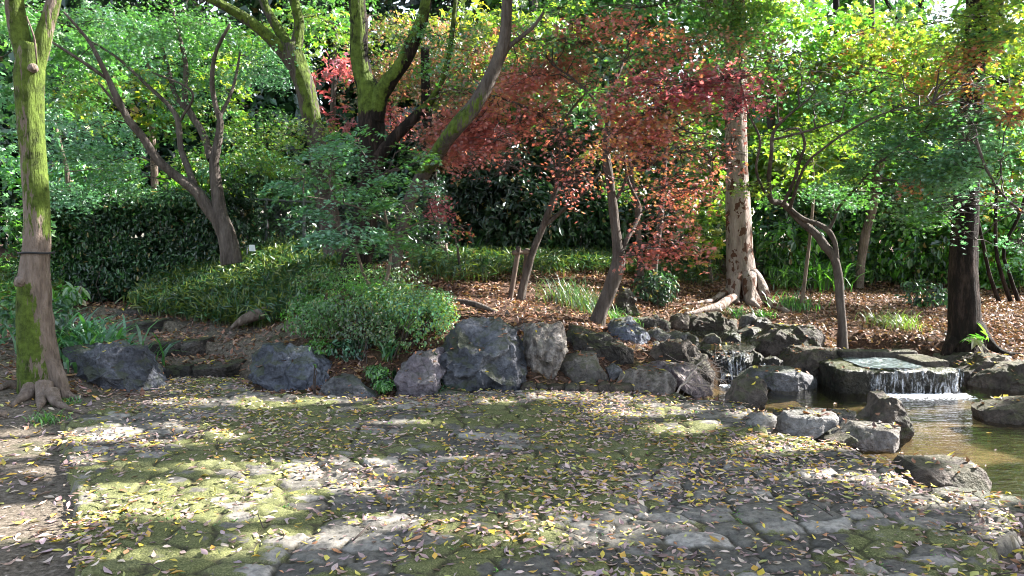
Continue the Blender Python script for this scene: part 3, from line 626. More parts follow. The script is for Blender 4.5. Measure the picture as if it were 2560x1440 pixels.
def crown(root, blobs, limbpts, leaf=MAPLE5, size=.066, seed=1, mat=None, name='crown', pad=.42, area=.0020, flat=.5, thick=.07, boost=1.0, label=None, twigs=True):
    """blobs: (px,py,d,rx_px,ry_px,rd_m,palette[,density]) -> pads of leaves carried by twigs"""
    r = np.random.default_rng(seed); CV = []; CN = []; CC = []; TV = []; TF = []; k = 0; SZ = []
    for bl in blobs:
        px0, py0, d, rx, ry, rd, pn = bl[:7]; den = bl[7] if len(bl) > 7 else 1.0
        c = P(px0, py0, d); rxm, rzm = rx*PXM(d), ry*PXM(d)
        n = int(boost*den*2.3*math.pi*rxm*rzm/(area*(size/.075)**2*.55)); pd = min(pad, max(.16, rxm*.7)); per = max(30, int(.85*math.pi*pd*pd/(area*(size/.075)**2)))
        npad = max(1, n//per)
        if twigs and limbpts is not None and len(limbpts):
            dl = np.linalg.norm(limbpts-c, axis=1)+.8*np.clip(limbpts[:, 2]-c[2], 0, None); a = limbpts[dl.argmin()]
            v, f, _ = twig(a, c, .010, .005, r, .05, 4, 6); TV.append(v); TF.append(f+k); k += len(v)
        for i in range(npad):
            while True:
                q = r.uniform(-1, 1, 3)
                if (q*q).sum() < 1: break
            pc = c+q*np.array([rxm, rd, rzm]); 
            if pc[2] < .35: continue
            out = np.array([q[0], q[1]*.7, 0])*.35+r.normal(size=3)*.12
            nn = np.array([out[0], out[1], 1.0]); nn /= np.linalg.norm(nn)
            m = int(per*(.6+.8*r.random())); rr = np.sqrt(r.random(m))*pd*(.7+.6*r.random()); aa = r.random(m)*2*np.pi
            lx, ly = rr*np.cos(aa)*1.25, rr*np.sin(aa); gap = vn(np.stack([lx*7+i, ly*7, np.full(m, i*3.1)], -1), 5); ok = gap > .33; lx, ly = lx[ok], ly[ok]; m = len(lx)
            if m == 0: continue
            ux = np.cross(nn, [0, 1, 0]); ux /= np.linalg.norm(ux); uy = np.cross(nn, ux)
            r2 = (lx*lx+ly*ly); p = pc+lx[:, None]*ux+ly[:, None]*uy+(r.normal(size=m)*thick-r2*.45/pd)[:, None]*nn
            CV.append(p); nv = nn[None]*flat+r.normal(size=(m, 3))*.36; nv[:, 2] = np.abs(nv[:, 2])+.1; CN.append(nv)
            col = pal(pn, m, r)*(.85+.3*r.random()); CC.append(col); SZ.append(size*(.7+.6*r.random(m)))
            if twigs:
                v, f, _ = twig(c, pc, .007, .003, r, .04, 3, 4); TV.append(v); TF.append(f+k); k += len(v)
                for j in range(3):
                    e = pc+ux*pd*.8*math.cos(j*2.1+i)+uy*pd*.8*math.sin(j*2.1+i)-np.array([0, 0, .1*pd]); v, f, _ = twig(pc, e, .003, .0015, r, 0, 3, 2); TV.append(v); TF.append(f+k); k += len(v)
    C = np.vstack(CV); N = np.vstack(CN); cc = np.vstack(CC); sz = np.concatenate(SZ)
    kp = sunlit_keep(C, r); C, N, cc, sz = C[kp], N[kp], cc[kp], sz[kp]
    V, f = place(leaf, C, sz, N, r); nv = len(leaf[0]); vc = np.repeat(cc, nv, 0)
    mats = [mat or LEAF]; faces = [f]; mi = [np.zeros(len(f))]
    if TV:
        tv = np.vstack(TV); tf = np.vstack(TF); faces = [np.vstack([f, tf+len(V)])] if f.shape[1] == 4 else [f, tf+len(V)]
        V = np.vstack([V, tv]); vc = np.vstack([vc, np.full((len(tv), 3), .06)]); mi.append(np.ones(len(tf))); mats.append(TWIG)
    o = mesh(name, V, faces, mats, root, midx=np.concatenate(mi), smooth=False, col=vc)
    if label: o['label'] = label
    CNT[0] += len(f); return o
LIT = [(760, 1352, 200, 28), (1640, 1330, 130, 18), (330, 1400, 160, 22), (1180, 1150, 150, 8), (60, 1285, 210, 52), (430, 1260, 300, 52), (780, 1192, 260, 42), (330, 1092, 340, 28), (650, 1012, 280, 14), (1300, 1345, 290, 50), (980, 1315, 180, 32), (900, 1230, 120, 14), (150, 1160, 120, 14), (1230, 1010, 80, 10), (2100, 1200, 120, 16), (2450, 1080, 120, 30), (560, 1390, 150, 20), (1600, 1026, 150, 22), (1460, 1000, 170, 12), (1720, 1070, 120, 16), (2030, 1120, 180, 24), (2330, 1235, 170, 40), (2480, 1320, 70, 36), (1440, 1205, 60, 8), (300, 1180, 190, 10), (1950, 1045, 140, 16), (40, 1110, 90, 20), (1100, 1240, 60, 10), (1000, 1060, 120, 8), (860, 930, 60, 30), (1230, 900, 60, 60), (360, 960, 50, 20), (2150, 960, 60, 30), (2300, 1010, 200, 30), (2350, 930, 160, 40), (1860, 1220, 40, 8), (600, 1130, 80, 8), (2250, 1080, 330, 60), (2050, 990, 200, 30), (2480, 1180, 120, 40)]
def lit_mask(x, y):
    q = np.stack([x, y, np.zeros_like(x)], -1); px, py = proj(q); py = np.where(y < .4, 4000, py); m = np.full(x.shape, 9.)
    nz = (fbm(v3(x*2.2, y*3.0), 4, 120)-.5)*1.0
    for a, b_, rx, ry in LIT: m = np.minimum(m, np.sqrt(((px-a)/rx)**2+((py-b_)/ry)**2)-1+nz)
    return m
CNT = [0]
LITT = [(1000, 720, 9.1, .6), (1080, 740, 9.1, .5), (920, 720, 9.4, .5), (1230, 810, 8.6, .5), (1400, 830, 8.5, .35), (1280, 620, 12, .4), (560, 590, 12, .3), (2090, 680, 10.6, .25), (1060, 430, 9.2, .3), (860, 400, 9.3, .25), (900, 600, 8.8, .3), (700, 590, 9, .3), (1000, 760, 9.1, .55), (880, 740, 9.3, .35), (92, 560, 7.6, .3), (92, 400, 7.6, .3), (78, 250, 7.6, .3), (80, 120, 7.6, .3), (1870, 640, 13.8, .35), (1870, 720, 13.5, .5), (1860, 500, 13.8, .35), (1850, 400, 13.8, .3), (1260, 850, 8.6, .3), (1365, 860, 8.4, .25), (1700, 930, 8.6, .3),
  (700, 680, 13, .8), (1740, 755, 12.4, .5), (2050, 850, 10.5, .5), (2250, 855, 10.4, .5), (1180, 760, 10.2, .5), (1450, 690, 13, .5), (770, 240, 12.2, .4), (920, 150, 11, .4), (900, 60, 11, .3), (2560, 880, 9.5, .4), (1550, 730, 12, .4), (240, 735, 14, .4), (250, 820, 9, .35), (1330, 700, 12, .4), (1130, 800, 9.2, .3)]
def sunlit_keep(C, r):
    t = C[:, 2]/SUN[2]; g = C-SUN*t[:, None]; drop = (lit_mask(g[:, 0], g[:, 1]) < .1) & (g[:, 1] < 8.6)
    for a, b_, d, R in LITT:
        T = P(a, b_, d); v = C-T; s = v@SUN; dist = np.linalg.norm(v-s[:, None]*SUN, axis=1); drop |= (dist < R*(.7+.6*r.random(len(C)))) & (s > .6)
    return ~(drop & (r.random(len(C)) < .95))
def tree(name, label, base, trunk, limbs=(), roots=(), bark=None, blobs=(), group=None, cat='tree', moss=None, segs=18, step=.06, flare=.25, rough=.12, seed=1, flute=0, ckw=None, extra=()):
    b0 = px_path(trunk); bp = b0[0, :3].copy(); root = thing(name, label, cat, tuple(bp-[0, 0, .0]), group)
    b0[0, 2] -= .12
    tb = tube(b0, segs, step, rough, seed, flare, moss=moss, flute=flute); V, q, t, m = join([tb]); LP = [tb[4]]
    mesh('trunk', V, [q, t], bark, root, moss=m)
    for i, l in enumerate(limbs):
        tb = tube(px_path(l), max(8, segs-6), step, rough, seed+3+i, 0, moss=moss); V, q, t, m = join([tb]); LP.append(tb[4]); mesh('limb', V, [q, t], bark, root, moss=m)
    for i, l in enumerate(roots):
        W_ = spline(px_path(l), .12)[::1]; g_ = terrain(W_[:, 0], W_[:, 1]); tt_ = np.linspace(0, 1, len(W_)); k_ = sst(.15, .5, tt_); W_[:, 2] = W_[:, 2]*(1-k_)+(g_+W_[:, 3]*.65)*k_; W_[:, 3] *= 1.15-.6*tt_**2
        tb = tube(W_, 12, .04, rough*1.1, seed+33+i, 0, moss=None); V, q, t, m = join([tb]); mesh('root', V, [q, t], bark, root, moss=m)
    LP = np.vstack(LP)
    if len(blobs): crown(root, blobs, LP, seed=seed+70, **(ckw or {}))
    return root, LP
def moss_fn(z0, z1, side, k=.5, seed=5, low=None):
    s = np.array(side, float); s /= np.linalg.norm(s)
    def fn(V, D):
        nz = fbm(V*np.array([5, 5, 1.4]), 4, seed); zz = sst(z0, z0+.15, V[:, 2])*(1-sst(z1, z1+.6, V[:, 2]))
        m = (k+.5*(D@s)+(nz-.5)*1.7)*zz
        if low is not None: m = np.maximum(m, (low[2]+.6*(D@np.array([-.6, -.8, 0]))+(nz-.5))*sst(low[0]-.15, low[0], V[:, 2])*(1-sst(low[1], low[1]+.15, V[:, 2])))
        return m
    return fn

# --- 1: mossy trunk, left foreground
t1 = [(110, 1000, 7.6, 125), (100, 930, 7.6, 104), (92, 850, 7.6, 92), (85, 740, 7.6, 84), (84, 690, 7.6, 78), (92, 620, 7.6, 72), (92, 500, 7.6, 66), (84, 400, 7.6, 66), (74, 280, 7.6, 70), (72, 200, 7.6, 76), (76, 150, 7.6, 72), (80, 110, 7.6, 66)]
Z = lambda py, d: P(0, py, d)[2]
mf1 = moss_fn(Z(622, 7.6), 8, (.9, -.45, 0), .42, 5, (Z(1010, 7.6), Z(720, 7.6), .42))
r1, lp1 = tree('mossy_tree', 'pale trunk with bright green moss and a black strap, forking at the left edge', None, t1,
  limbs=[[(72, 175, 7.6, 50), (50, 90, 7.58, 50), (38, 20, 7.55, 48), (25, -60, 7.5, 44), (-60, -260, 7.4, 38), (-100, -520, 7.2, 28)], [(86, 175, 7.6, 50), (112, 80, 7.62, 42), (130, 20, 7.65, 38), (150, -60, 7.7, 36), (210, -240, 7.9, 30), (420, -520, 8.1, 22)]],
  roots=[[(130, 905, 7.55, 40), (160, 960, 7.5, 34), (195, 1006, 7.45, 18)], [(85, 950, 7.5, 44), (62, 1010, 7.3, 32), (30, 1050, 7.05, 14)], [(112, 960, 7.4, 40), (104, 1020, 7.2, 30), (98, 1062, 6.95, 12)], [(70, 960, 7.6, 40), (30, 1015, 7.6, 24), (-30, 1060, 7.3, 16)], [(50, 1060, 6.95, 20), (10, 1075, 6.85, 20), (-40, 1100, 6.7, 16)], [(130, 980, 7.3, 34), (150, 1018, 7.15, 24), (210, 1032, 7.0, 8)]],
  bark=BARK_TAN, moss=mf1, segs=40, step=.03, rough=.14, flare=.3, seed=11, blobs=[(-300, -560, 7.4, 500, 220, 1.2, 'green', .5), (300, -620, 8.4, 420, 200, 1.2, 'green', .5)], ckw=dict(size=.11, area=.0020, pad=.6))
for k, (bx, by, dd, s_) in enumerate([(82, 170, 7.47, 13), (54, 705, 7.45, 17)]):
    q = px_path([(bx, by, dd+.12, s_*2.2), (bx, by, dd+.04, s_*2.0), (bx, by+1, dd, s_*1.5), (bx, by+2, dd-.015, s_*.8), (bx, by+2, dd-.0, s_*.4)]); tb = tube(q, 14, .012, .3, 3+k, scale=14); V, qq, tt, m = join([tb]); mesh('knot', V, [qq, tt], BARK_TAN, r1, moss=m)
q = P(91, 632, 7.6); th = np.linspace(0, 2*np.pi, 33)
tb = tube(np.array([[q[0]+.152*math.cos(a), q[1]+.152*math.sin(a), q[2]+.004*math.sin(3*a), .011] for a in th]), 6, .03, .05, 1); V, qq, tt, m = join([tb]); mesh('strap', V, [qq, tt], BLACKB, r1)
tb = tube(px_path([(66, 40, 7.32, 4), (84, 90, 7.36, 5), (90, 130, 7.38, 5), (92, 160, 7.4, 3)]), 6, .03, .1, 2); V, qq, tt, m = join([tb]); mesh('vine', V, [qq, tt], BARK_TAN, r1, moss=m)

# --- 2: multi-stem maple, left of middle
G2 = [(160, 60, 12.5, 200, 60, .9, 'green', .8), (330, 70, 12.6, 160, 60, .9, 'green+blue', .9), (520, 60, 12.8, 170, 60, 1, 'green', 1), (640, 150, 12.8, 140, 50, .9, 'blue', 1), (430, 160, 12.3, 130, 40, .8, 'green+blue', .8),
      (200, 330, 12.2, 110, 70, .8, 'blue', 1.1), (250, 410, 12.0, 110, 50, .7, 'blue+green', 1.2), (150, 200, 13, 90, 60, .8, 'green', .8), (180, 480, 12.5, 90, 40, .6, 'blue', .8), (560, 230, 12.6, 110, 30, .7, 'blue', .7), (640, 280, 12.8, 90, 30, .7, 'green', .7)]
tree('maple_tree', 'grey maple with three crooked stems rising from one short leaning base by the hedge', None,
  [(580, 640, 12.0, 56), (566, 590, 12.0, 50), (549, 545, 12.0, 48), (546, 500, 12.0, 36), (538, 440, 12, 30), (536, 400, 12, 26), (546, 350, 12, 22), (550, 300, 12.0, 18), (538, 260, 12, 15), (530, 200, 11.9, 13), (540, 130, 11.8, 10), (575, 60, 11.7, 7)],
  limbs=[[(545, 548, 12.0, 40), (520, 520, 11.95, 34), (490, 478, 11.9, 30), (440, 440, 11.8, 26), (395, 400, 11.7, 24), (355, 340, 11.6, 22), (322, 300, 11.5, 20), (290, 240, 11.4, 18), (272, 200, 11.4, 15), (248, 150, 11.3, 12), (220, 100, 11.3, 10), (160, 30, 11.2, 6)],
         [(490, 478, 11.9, 22), (470, 420, 12.1, 18), (452, 370, 12.2, 16), (444, 300, 12.2, 15), (420, 262, 12.2, 12), (370, 215, 12.3, 10), (300, 150, 12.3, 8), (240, 110, 12.3, 5)],
         [(528, 400, 12.1, 22), (510, 340, 12.3, 20), (478, 285, 12.4, 18), (462, 240, 12.4, 16), (464, 160, 12.4, 13), (440, 60, 12.4, 9), (420, -20, 12.4, 7)],
         [(478, 285, 12.4, 14), (440, 240, 12.5, 13), (420, 170, 12.6, 11), (400, 100, 12.6, 8)],
         [(550, 290, 12, 12), (575, 240, 12.2, 9), (590, 190, 12.3, 7), (600, 130, 12.4, 5)], [(272, 200, 11.4, 10), (200, 150, 11.2, 9), (130, 105, 11.1, 6)],
         [(320, 300, 11.5, 8), (290, 260, 11.3, 7), (245, 205, 11.2, 5)], [(452, 300, 12.2, 8), (480, 230, 12.0, 7), (380, 180, 12, 5)]],
  bark=BARK_GREY, blobs=G2, seed=21, segs=16, flare=.1)
# --- 3: mossy tree behind, forking
tree('mossy_forked_tree', 'mossy trunk forking high up between the hedge maple and the big double-stemmed tree', None,
  [(850, 690, 12.2, 70), (832, 600, 12.2, 60), (812, 480, 12.2, 56), (795, 380, 12.2, 52), (780, 300, 12.2, 52), (762, 220, 12.2, 54), (738, 150, 12.2, 54), (730, 110, 12.2, 44)],
  limbs=[[(735, 160, 12.2, 42), (690, 110, 12.1, 34), (640, 65, 12, 30), (580, 25, 11.9, 26), (510, -10, 11.8, 22), (380, -80, 11.6, 16)], [(728, 130, 12.2, 32), (700, 80, 12.3, 28), (665, 20, 12.3, 24), (640, -60, 12.3, 20), (600, -200, 12, 14)], [(738, 130, 12.2, 34), (748, 60, 12.2, 28), (735, 0, 12.2, 26), (720, -80, 12.3, 22), (760, -240, 12, 14)]],
  bark=BARK_GREY, moss=moss_fn(Z(330, 12.2), 9, (.4, -.8, .3), .34, 8), segs=24, seed=31, blobs=[(740, 330, 12.4, 100, 60, .7, 'yg', .7), (650, 350, 12.6, 110, 70, .9, 'yg+green', .9), (560, 400, 13.2, 110, 50, .9, 'yg+lime', .7), (790, 430, 12, 90, 50, .6, 'green', .8), (680, 60, 12.8, 120, 50, 1, 'yg+green', .7), (840, 60, 13, 90, 50, .9, 'yg', .6), (600, -120, 12, 500, 100, 1.4, 'green', .35)])
# --- 4: big central tree, dark base, two mossy stems
tree('big_mossy_tree', 'big dark-based tree whose two mossy green stems part in a V in the middle', None,
  [(895, 705, 11, 105), (892, 650, 11, 84), (905, 600, 11, 74), (915, 540, 11, 68), (922, 460, 11, 66), (930, 380, 11, 68), (928, 300, 11, 70), (925, 240, 11, 68), (905, 180, 11, 54), (897, 120, 11, 50), (897, 60, 11, 48), (893, 0, 11, 46), (885, -90, 11, 42), (870, -300, 11, 34)],
  limbs=[[(938, 300, 10.95, 50), (950, 240, 10.9, 46), (975, 200, 10.85, 44), (1005, 160, 10.8, 40), (1030, 110, 10.8, 38), (1048, 70, 10.8, 36), (1062, 20, 10.8, 34), (1075, -40, 10.8, 32), (1130, -240, 10.6, 24)], [(940, 400, 10.9, 40), (985, 345, 10.9, 32), (1040, 290, 11, 28), (1085, 240, 11.1, 20), (1120, 150, 11.2, 14), (1140, 0, 11.3, 12)]],
  bark=BARK_DARK, moss=moss_fn(Z(300, 11), 9, (-.3, -.9, .3), .34, 12), segs=28, seed=41, flare=.35, rough=.16,
  blobs=[(1100, 90, 10.6, 80, 60, .5, 'green', .7), (1130, 190, 10.3, 80, 50, .4, 'lime+green', .8), (1110, 230, 10.3, 60, 30, .4, 'green', .7), (990, 60, 11.6, 60, 60, .7, 'olive', .6), (900, -160, 11, 380, 60, 1.5, 'green', .4)])
# --- 5: leaning grey tree
tree('leaning_grey_tree', 'smooth grey-brown tree leaning right in a long curve up to the top edge', None,
  [(975, 740, 10.30, 40), (985, 680, 10.30, 34), (1000, 600, 10.30, 34), (1018, 520, 10.30, 36), (1050, 450, 10.30, 38), (1085, 395, 10.10, 40), (1130, 330, 9.80, 44), (1180, 272, 9.80, 42), (1215, 215, 9.80, 38), (1245, 150, 9.80, 36), (1262, 100, 9.80, 34), (1268, 0, 9.80, 28), (1272, -60, 9.80, 26), (1290, -240, 9.80, 20)],
  limbs=[[(1245, 150, 9.80, 18), (1280, 110, 9.80, 14), (1330, 70, 9.80, 10), (1360, 30, 9.80, 7)]], bark=BARK_GREY, segs=20, seed=51, moss=moss_fn(Z(460, 11), Z(330, 11), (-.5, -.7, 0), .3, 3), blobs=[(1230, -120, 11, 200, 50, 1.2, 'green', .4), (1290, 170, 12, 60, 60, .5, 'green', .4)])
tree('ivy_clad_tree', 'ivy-clad trunk beside the short wooden stake', None, [(1088, 665, 13, 46), (1084, 600, 13, 40), (1080, 500, 13, 38), (1072, 380, 13, 32), (1066, 260, 13, 28), (1062, 120, 13, 24)],
  limbs=[[(1120, 670, 12.9, 16), (1106, 640, 12.95, 20), (1098, 600, 13, 16)]], bark=BARK_DARK, seed=55, blobs=[(1080, 590, 12.95, 22, 70, .22, 'dark', 2.5), (1076, 480, 12.95, 20, 70, .22, 'dark', 2.2), (1068, 350, 13, 22, 80, .3, 'dark', 1.5), (960, 190, 13.6, 120, 60, .7, 'brown+olive', .7), (1000, 320, 13.4, 80, 60, .6, 'brown+crimson', .8), (1140, 230, 13.4, 90, 70, .6, 'brown+olive', 1), (1190, 130, 13.8, 90, 50, .6, 'yg+brown', .9), (1010, 90, 14, 120, 60, .8, 'olive+brown', .9)], ckw=dict(thick=.1, flat=.3))
# --- 7: small green maple before the big tree
tree('small_green_maple', 'small green maple with layered sprays, a V of thin stems rising from the azalea', None,
  [(942, 770, 9.5, 15), (940, 742, 9.5, 13), (915, 700, 9.45, 9), (900, 655, 9.4, 8), (888, 615, 9.3, 7)],
  limbs=[[(940, 745, 9.5, 11), (965, 700, 9.5, 10), (976, 650, 9.5, 9), (974, 600, 9.5, 8), (960, 520, 9.4, 7), (950, 440, 9.3, 5)], [(974, 640, 9.5, 8), (990, 600, 9.4, 7), (1040, 560, 9.3, 5), (1110, 545, 9.2, 3)], [(976, 560, 9.5, 7), (900, 520, 9.3, 5), (820, 500, 9.2, 4), (760, 490, 9.1, 3)]],
  bark=BARK_TAN, seed=61, segs=8, flare=0, blobs=[(1000, 425, 9.2, 130, 28, .5, 'blue+green', 1.2), (900, 370, 9.3, 80, 45, .5, 'blue+green', .9), (830, 400, 9.4, 90, 45, .5, 'blue', .9), (760, 445, 9.3, 80, 35, .5, 'blue', 1), (860, 470, 9.1, 100, 40, .5, 'blue+green', 1.1), (960, 485, 9.1, 80, 35, .5, 'green', 1.1),
   (800, 525, 9.2, 90, 28, .5, 'blue', 1.1), (1010, 510, 9.0, 80, 30, .4, 'green', 1.1), (1100, 560, 9.0, 90, 22, .5, 'green', 1.2), (980, 575, 9.0, 100, 26, .5, 'green', 1.2), (880, 575, 8.8, 100, 24, .5, 'blue', 1.2), (790, 585, 8.9, 80, 18, .4, 'blue', 1.2), (920, 605, 8.7, 70, 18, .4, 'blue+green', 1.1), (1060, 610, 9.0, 60, 22, .4, 'green', 1), (1060, 400, 9.2, 60, 30, .4, 'green+lime', .9), (1050, 455, 8.95, 70, 30, .35, 'green+blue', 1.1), (1030, 350, 9.2, 60, 24, .4, 'green', .7)], ckw=dict(leaf=MAPLE7, size=.062, thick=.022, pad=.36, flat=.9, boost=1.3))
# --- 9: red maple with crutch
tree('red_maple', 'slim leaning red maple propped by a wooden crutch', None,
  [(1300, 765, 11.2, 34), (1305, 730, 11.2, 24), (1318, 680, 11.2, 22), (1332, 630, 11.2, 21), (1352, 580, 11.2, 20), (1368, 540, 11.2, 20), (1382, 500, 11.2, 16), (1392, 460, 11.2, 13), (1400, 400, 11.1, 10), (1390, 330, 11, 8), (1340, 280, 10.8, 7), (1240, 240, 10.5, 5)],
  limbs=[[(1365, 560, 11.2, 15), (1390, 540, 11.2, 12), (1420, 515, 11.1, 10), (1460, 480, 11, 8), (1500, 430, 11, 6)], [(1390, 330, 11, 7), (1440, 260, 11.2, 6), (1500, 200, 11.4, 5)]],
  bark=BARK_GREY, seed=71, segs=14, blobs=[(1100, 300, 10.6, 60, 55, .5, 'red+brown', 1.2), (1190, 315, 10.2, 70, 50, .4, 'red', 1.3), (1240, 350, 10.0, 80, 40, .4, 'red', 1.3), (1185, 410, 9.9, 30, 40, .3, 'red', 1.3), (1265, 410, 9.9, 45, 35, .3, 'red', 1.3), (1300, 300, 10.3, 60, 30, .4, 'red+pink', 1.1), (1205, 260, 10.6, 70, 40, .5, 'brown+orange', .9),
   (1410, 345, 10.2, 60, 45, .4, 'red+orange', 1.3), (1425, 405, 10.1, 60, 45, .4, 'red', 1.4), (1435, 455, 10.1, 50, 40, .35, 'red', 1.4), (1420, 490, 10.0, 35, 25, .3, 'red', 1.3), (1360, 280, 10.4, 60, 30, .4, 'orange+red', .9), (1110, 380, 10.8, 40, 40, .4, 'brown+red', 1.1), (1320, 200, 11.4, 90, 40, .6, 'brown+red', .9), (1150, 230, 11, 60, 40, .5, 'olive+brown', .8)], ckw=dict(leaf=MAPLE7, size=.066, flat=.3, thick=.08, pad=.3, boost=2.3))
# --- 10: central maple
tree('orange_maple', 'curved grey maple by the rocks under orange and crimson leaves', None,
  [(1488, 812, 10.2, 52), (1502, 780, 10.2, 38), (1522, 730, 10.2, 40), (1540, 680, 10.2, 42), (1547, 640, 10.2, 36), (1540, 580, 10.2, 28), (1533, 520, 10.2, 26), (1526, 460, 10.2, 24), (1518, 410, 10.2, 24), (1515, 350, 10.3, 18), (1522, 290, 10.4, 14), (1530, 230, 10.5, 11), (1560, 150, 10.7, 8)],
  limbs=[[(1548, 640, 10.2, 18), (1566, 600, 10.2, 13), (1588, 560, 10.3, 11), (1600, 520, 10.4, 9), (1570, 450, 10.5, 8), (1560, 380, 10.5, 7)], [(1533, 510, 10.2, 12), (1556, 470, 10.2, 9), (1572, 430, 10.1, 8), (1620, 370, 10, 6), (1700, 320, 9.8, 4)], [(1520, 380, 10.2, 14), (1570, 320, 10, 10), (1640, 270, 9.9, 8), (1730, 230, 9.8, 5)], [(1520, 300, 10.4, 10), (1460, 220, 10.6, 7), (1380, 160, 10.8, 5)]],
  bark=BARK_GREY, seed=81, segs=16, blobs=[(1600, 310, 9.8, 100, 45, .5, 'orange+brown', 1.2), (1540, 350, 9.9, 60, 40, .4, 'orange', 1.1), (1680, 290, 9.7, 90, 50, .5, 'brown+orange', 1.2), (1720, 210, 9.6, 110, 40, .5, 'crimson', 1.3), (1810, 200, 9.6, 90, 45, .5, 'crimson', 2), (1840, 250, 9.5, 60, 30, .4, 'crimson', 2), (1530, 330, 9.6, 60, 50, .4, 'orange+red', 1.6), (1540, 230, 9.8, 70, 40, .4, 'red+green', 1.3), (1620, 360, 9.5, 80, 40, .4, 'red+orange', 1.2), (1400, 330, 10.2, 60, 50, .4, 'red', .8), (1650, 220, 9.7, 80, 35, .5, 'crimson', 1.1), (1830, 270, 9.7, 50, 40, .3, 'crimson', 1),
   (1620, 400, 9.7, 70, 50, .4, 'red+orange', 1.2), (1700, 380, 9.6, 90, 60, .4, 'brown+red', 1.2), (1780, 400, 9.6, 60, 50, .4, 'red+pink', 1), (1660, 470, 9.6, 80, 50, .4, 'red+brown', 1), (1740, 470, 9.6, 60, 40, .4, 'red+pink', .9), (1660, 550, 9.5, 80, 45, .4, 'brown+red', .9), (1700, 610, 9.4, 60, 30, .35, 'red+brown', 1.1), (1620, 620, 9.3, 50, 25, .3, 'red', 1.1), (1580, 640, 9.3, 25, 15, .2, 'red', 1), (1830, 370, 9.7, 30, 60, .25, 'red', .8), (1520, 440, 10, 30, 30, .3, 'red', .6),
   (1560, 150, 10.3, 90, 35, .6, 'green', 1.1), (1460, 110, 10.6, 120, 35, .6, 'green', 1), (1330, 100, 10.9, 90, 35, .6, 'red+green', .9), (1620, 80, 10.6, 110, 25, .6, 'pink+orange', 1.1), (1740, 110, 10.4, 110, 30, .6, 'brown+green', 1), (1600, 20, 10.8, 200, 25, .6, 'green', 1.1), (1400, 20, 11, 130, 30, .6, 'green+lime', 1), (1490, 200, 10.7, 90, 35, .5, 'green+brown', .9), (1430, 60, 10.4, 70, 30, .5, 'pink+red', 1), (1600, 60, 10, 110, 25, .5, 'pink+red', 1), (1690, 130, 9.9, 100, 28, .5, 'red+pink', 1), (1330, 190, 10.4, 80, 28, .5, 'red+pink', .8), (1560, 250, 9.7, 90, 26, .4, 'pink+crimson', .9), (1380, 150, 11.3, 80, 30, .5, 'brown+red', .9)], ckw=dict(leaf=MAPLE7, size=.066, flat=.5, thick=.06, pad=.32, boost=2.1))
for nm_, lb, base, tr, bl in [('slim_maple', 'left of two slim trunks behind the orange maple', 0, [(1605, 712, 13, 24), (1600, 650, 13, 18), (1596, 580, 13, 16), (1590, 500, 13, 14), (1575, 420, 13, 11), (1570, 300, 13, 9)], [(1560, 480, 13.2, 70, 40, .6, 'yg+green', .7), (1540, 400, 13.4, 80, 60, .7, 'orange+olive', .7)]),
   ('slim_maple', 'right of two slim trunks behind the orange maple', 0, [(1634, 722, 12.8, 24), (1636, 670, 12.8, 20), (1642, 620, 12.8, 18), (1652, 540, 12.8, 16), (1660, 440, 12.8, 12), (1670, 300, 12.8, 9)], [(1680, 500, 13.2, 60, 50, .6, 'olive+orange', .8), (1720, 330, 13.4, 60, 60, .6, 'yg', .7), (1600, 200, 13.4, 100, 60, .8, 'pink+olive', .8)])]:
    tree(nm_, lb, None, tr, bark=BARK_GREY, seed=hash_(lb) % 900, blobs=bl, segs=10, flare=.1, group='slim maples behind the orange maple')
# --- 12: pale big trunk
tree('pale_barked_tree', 'stout straight tree with pale blotched bark and spreading surface roots', None,
  [(1862, 745, 13.8, 118), (1856, 700, 13.8, 88), (1850, 640, 13.8, 74), (1846, 560, 13.8, 66), (1844, 480, 13.8, 62), (1842, 400, 13.8, 58), (1840, 300, 13.8, 58), (1840, 180, 13.8, 58), (1838, 60, 13.8, 58), (1834, -40, 13.8, 54), (1830, -300, 13.8, 44)],
  limbs=[[(1838, 90, 13.8, 34), (1800, 60, 13.7, 32), (1778, 20, 13.6, 28), (1760, -60, 13.5, 22), (1700, -240, 13.2, 14)]],
  roots=[[(1838, 690, 13.4, 40), (1836, 730, 13.25, 28), (1842, 752, 13.1, 22), (1848, 764, 13.0, 12)], [(1872, 690, 13.4, 38), (1874, 720, 13.2, 32), (1884, 742, 13.0, 24), (1900, 755, 12.8, 12)], [(1878, 685, 13.5, 36), (1905, 710, 13.3, 28), (1930, 732, 13.0, 24), (1960, 752, 12.7, 18), (1985, 768, 12.4, 10)], [(1835, 742, 13.0, 16), (1800, 758, 12.6, 26), (1760, 764, 12.4, 22), (1712, 772, 12.2, 20)], [(1830, 725, 13.4, 16), (1780, 738, 13.1, 13), (1740, 748, 12.8, 10), (1705, 750, 12.7, 8)], [(1832, 700, 13.5, 24), (1815, 722, 13.6, 16), (1790, 730, 13.8, 8)]],
  bark=BARK_PALE, seed=91, segs=30, flare=.15, flute=.03, rough=.08, blobs=[(1760, 60, 13.4, 110, 60, .8, 'lime+yg', .8), (1900, 60, 13, 110, 60, .8, 'yg+lime', .8), (1850, 160, 12.6, 100, 40, .6, 'green+yg', 1.2), (1850, 90, 12.4, 90, 40, .5, 'green+lime', 1.5), (1840, 20, 12.6, 90, 40, .5, 'yg+green', 1.3), (1700, -240, 13.5, 400, 100, 1.5, 'yg', .4)])
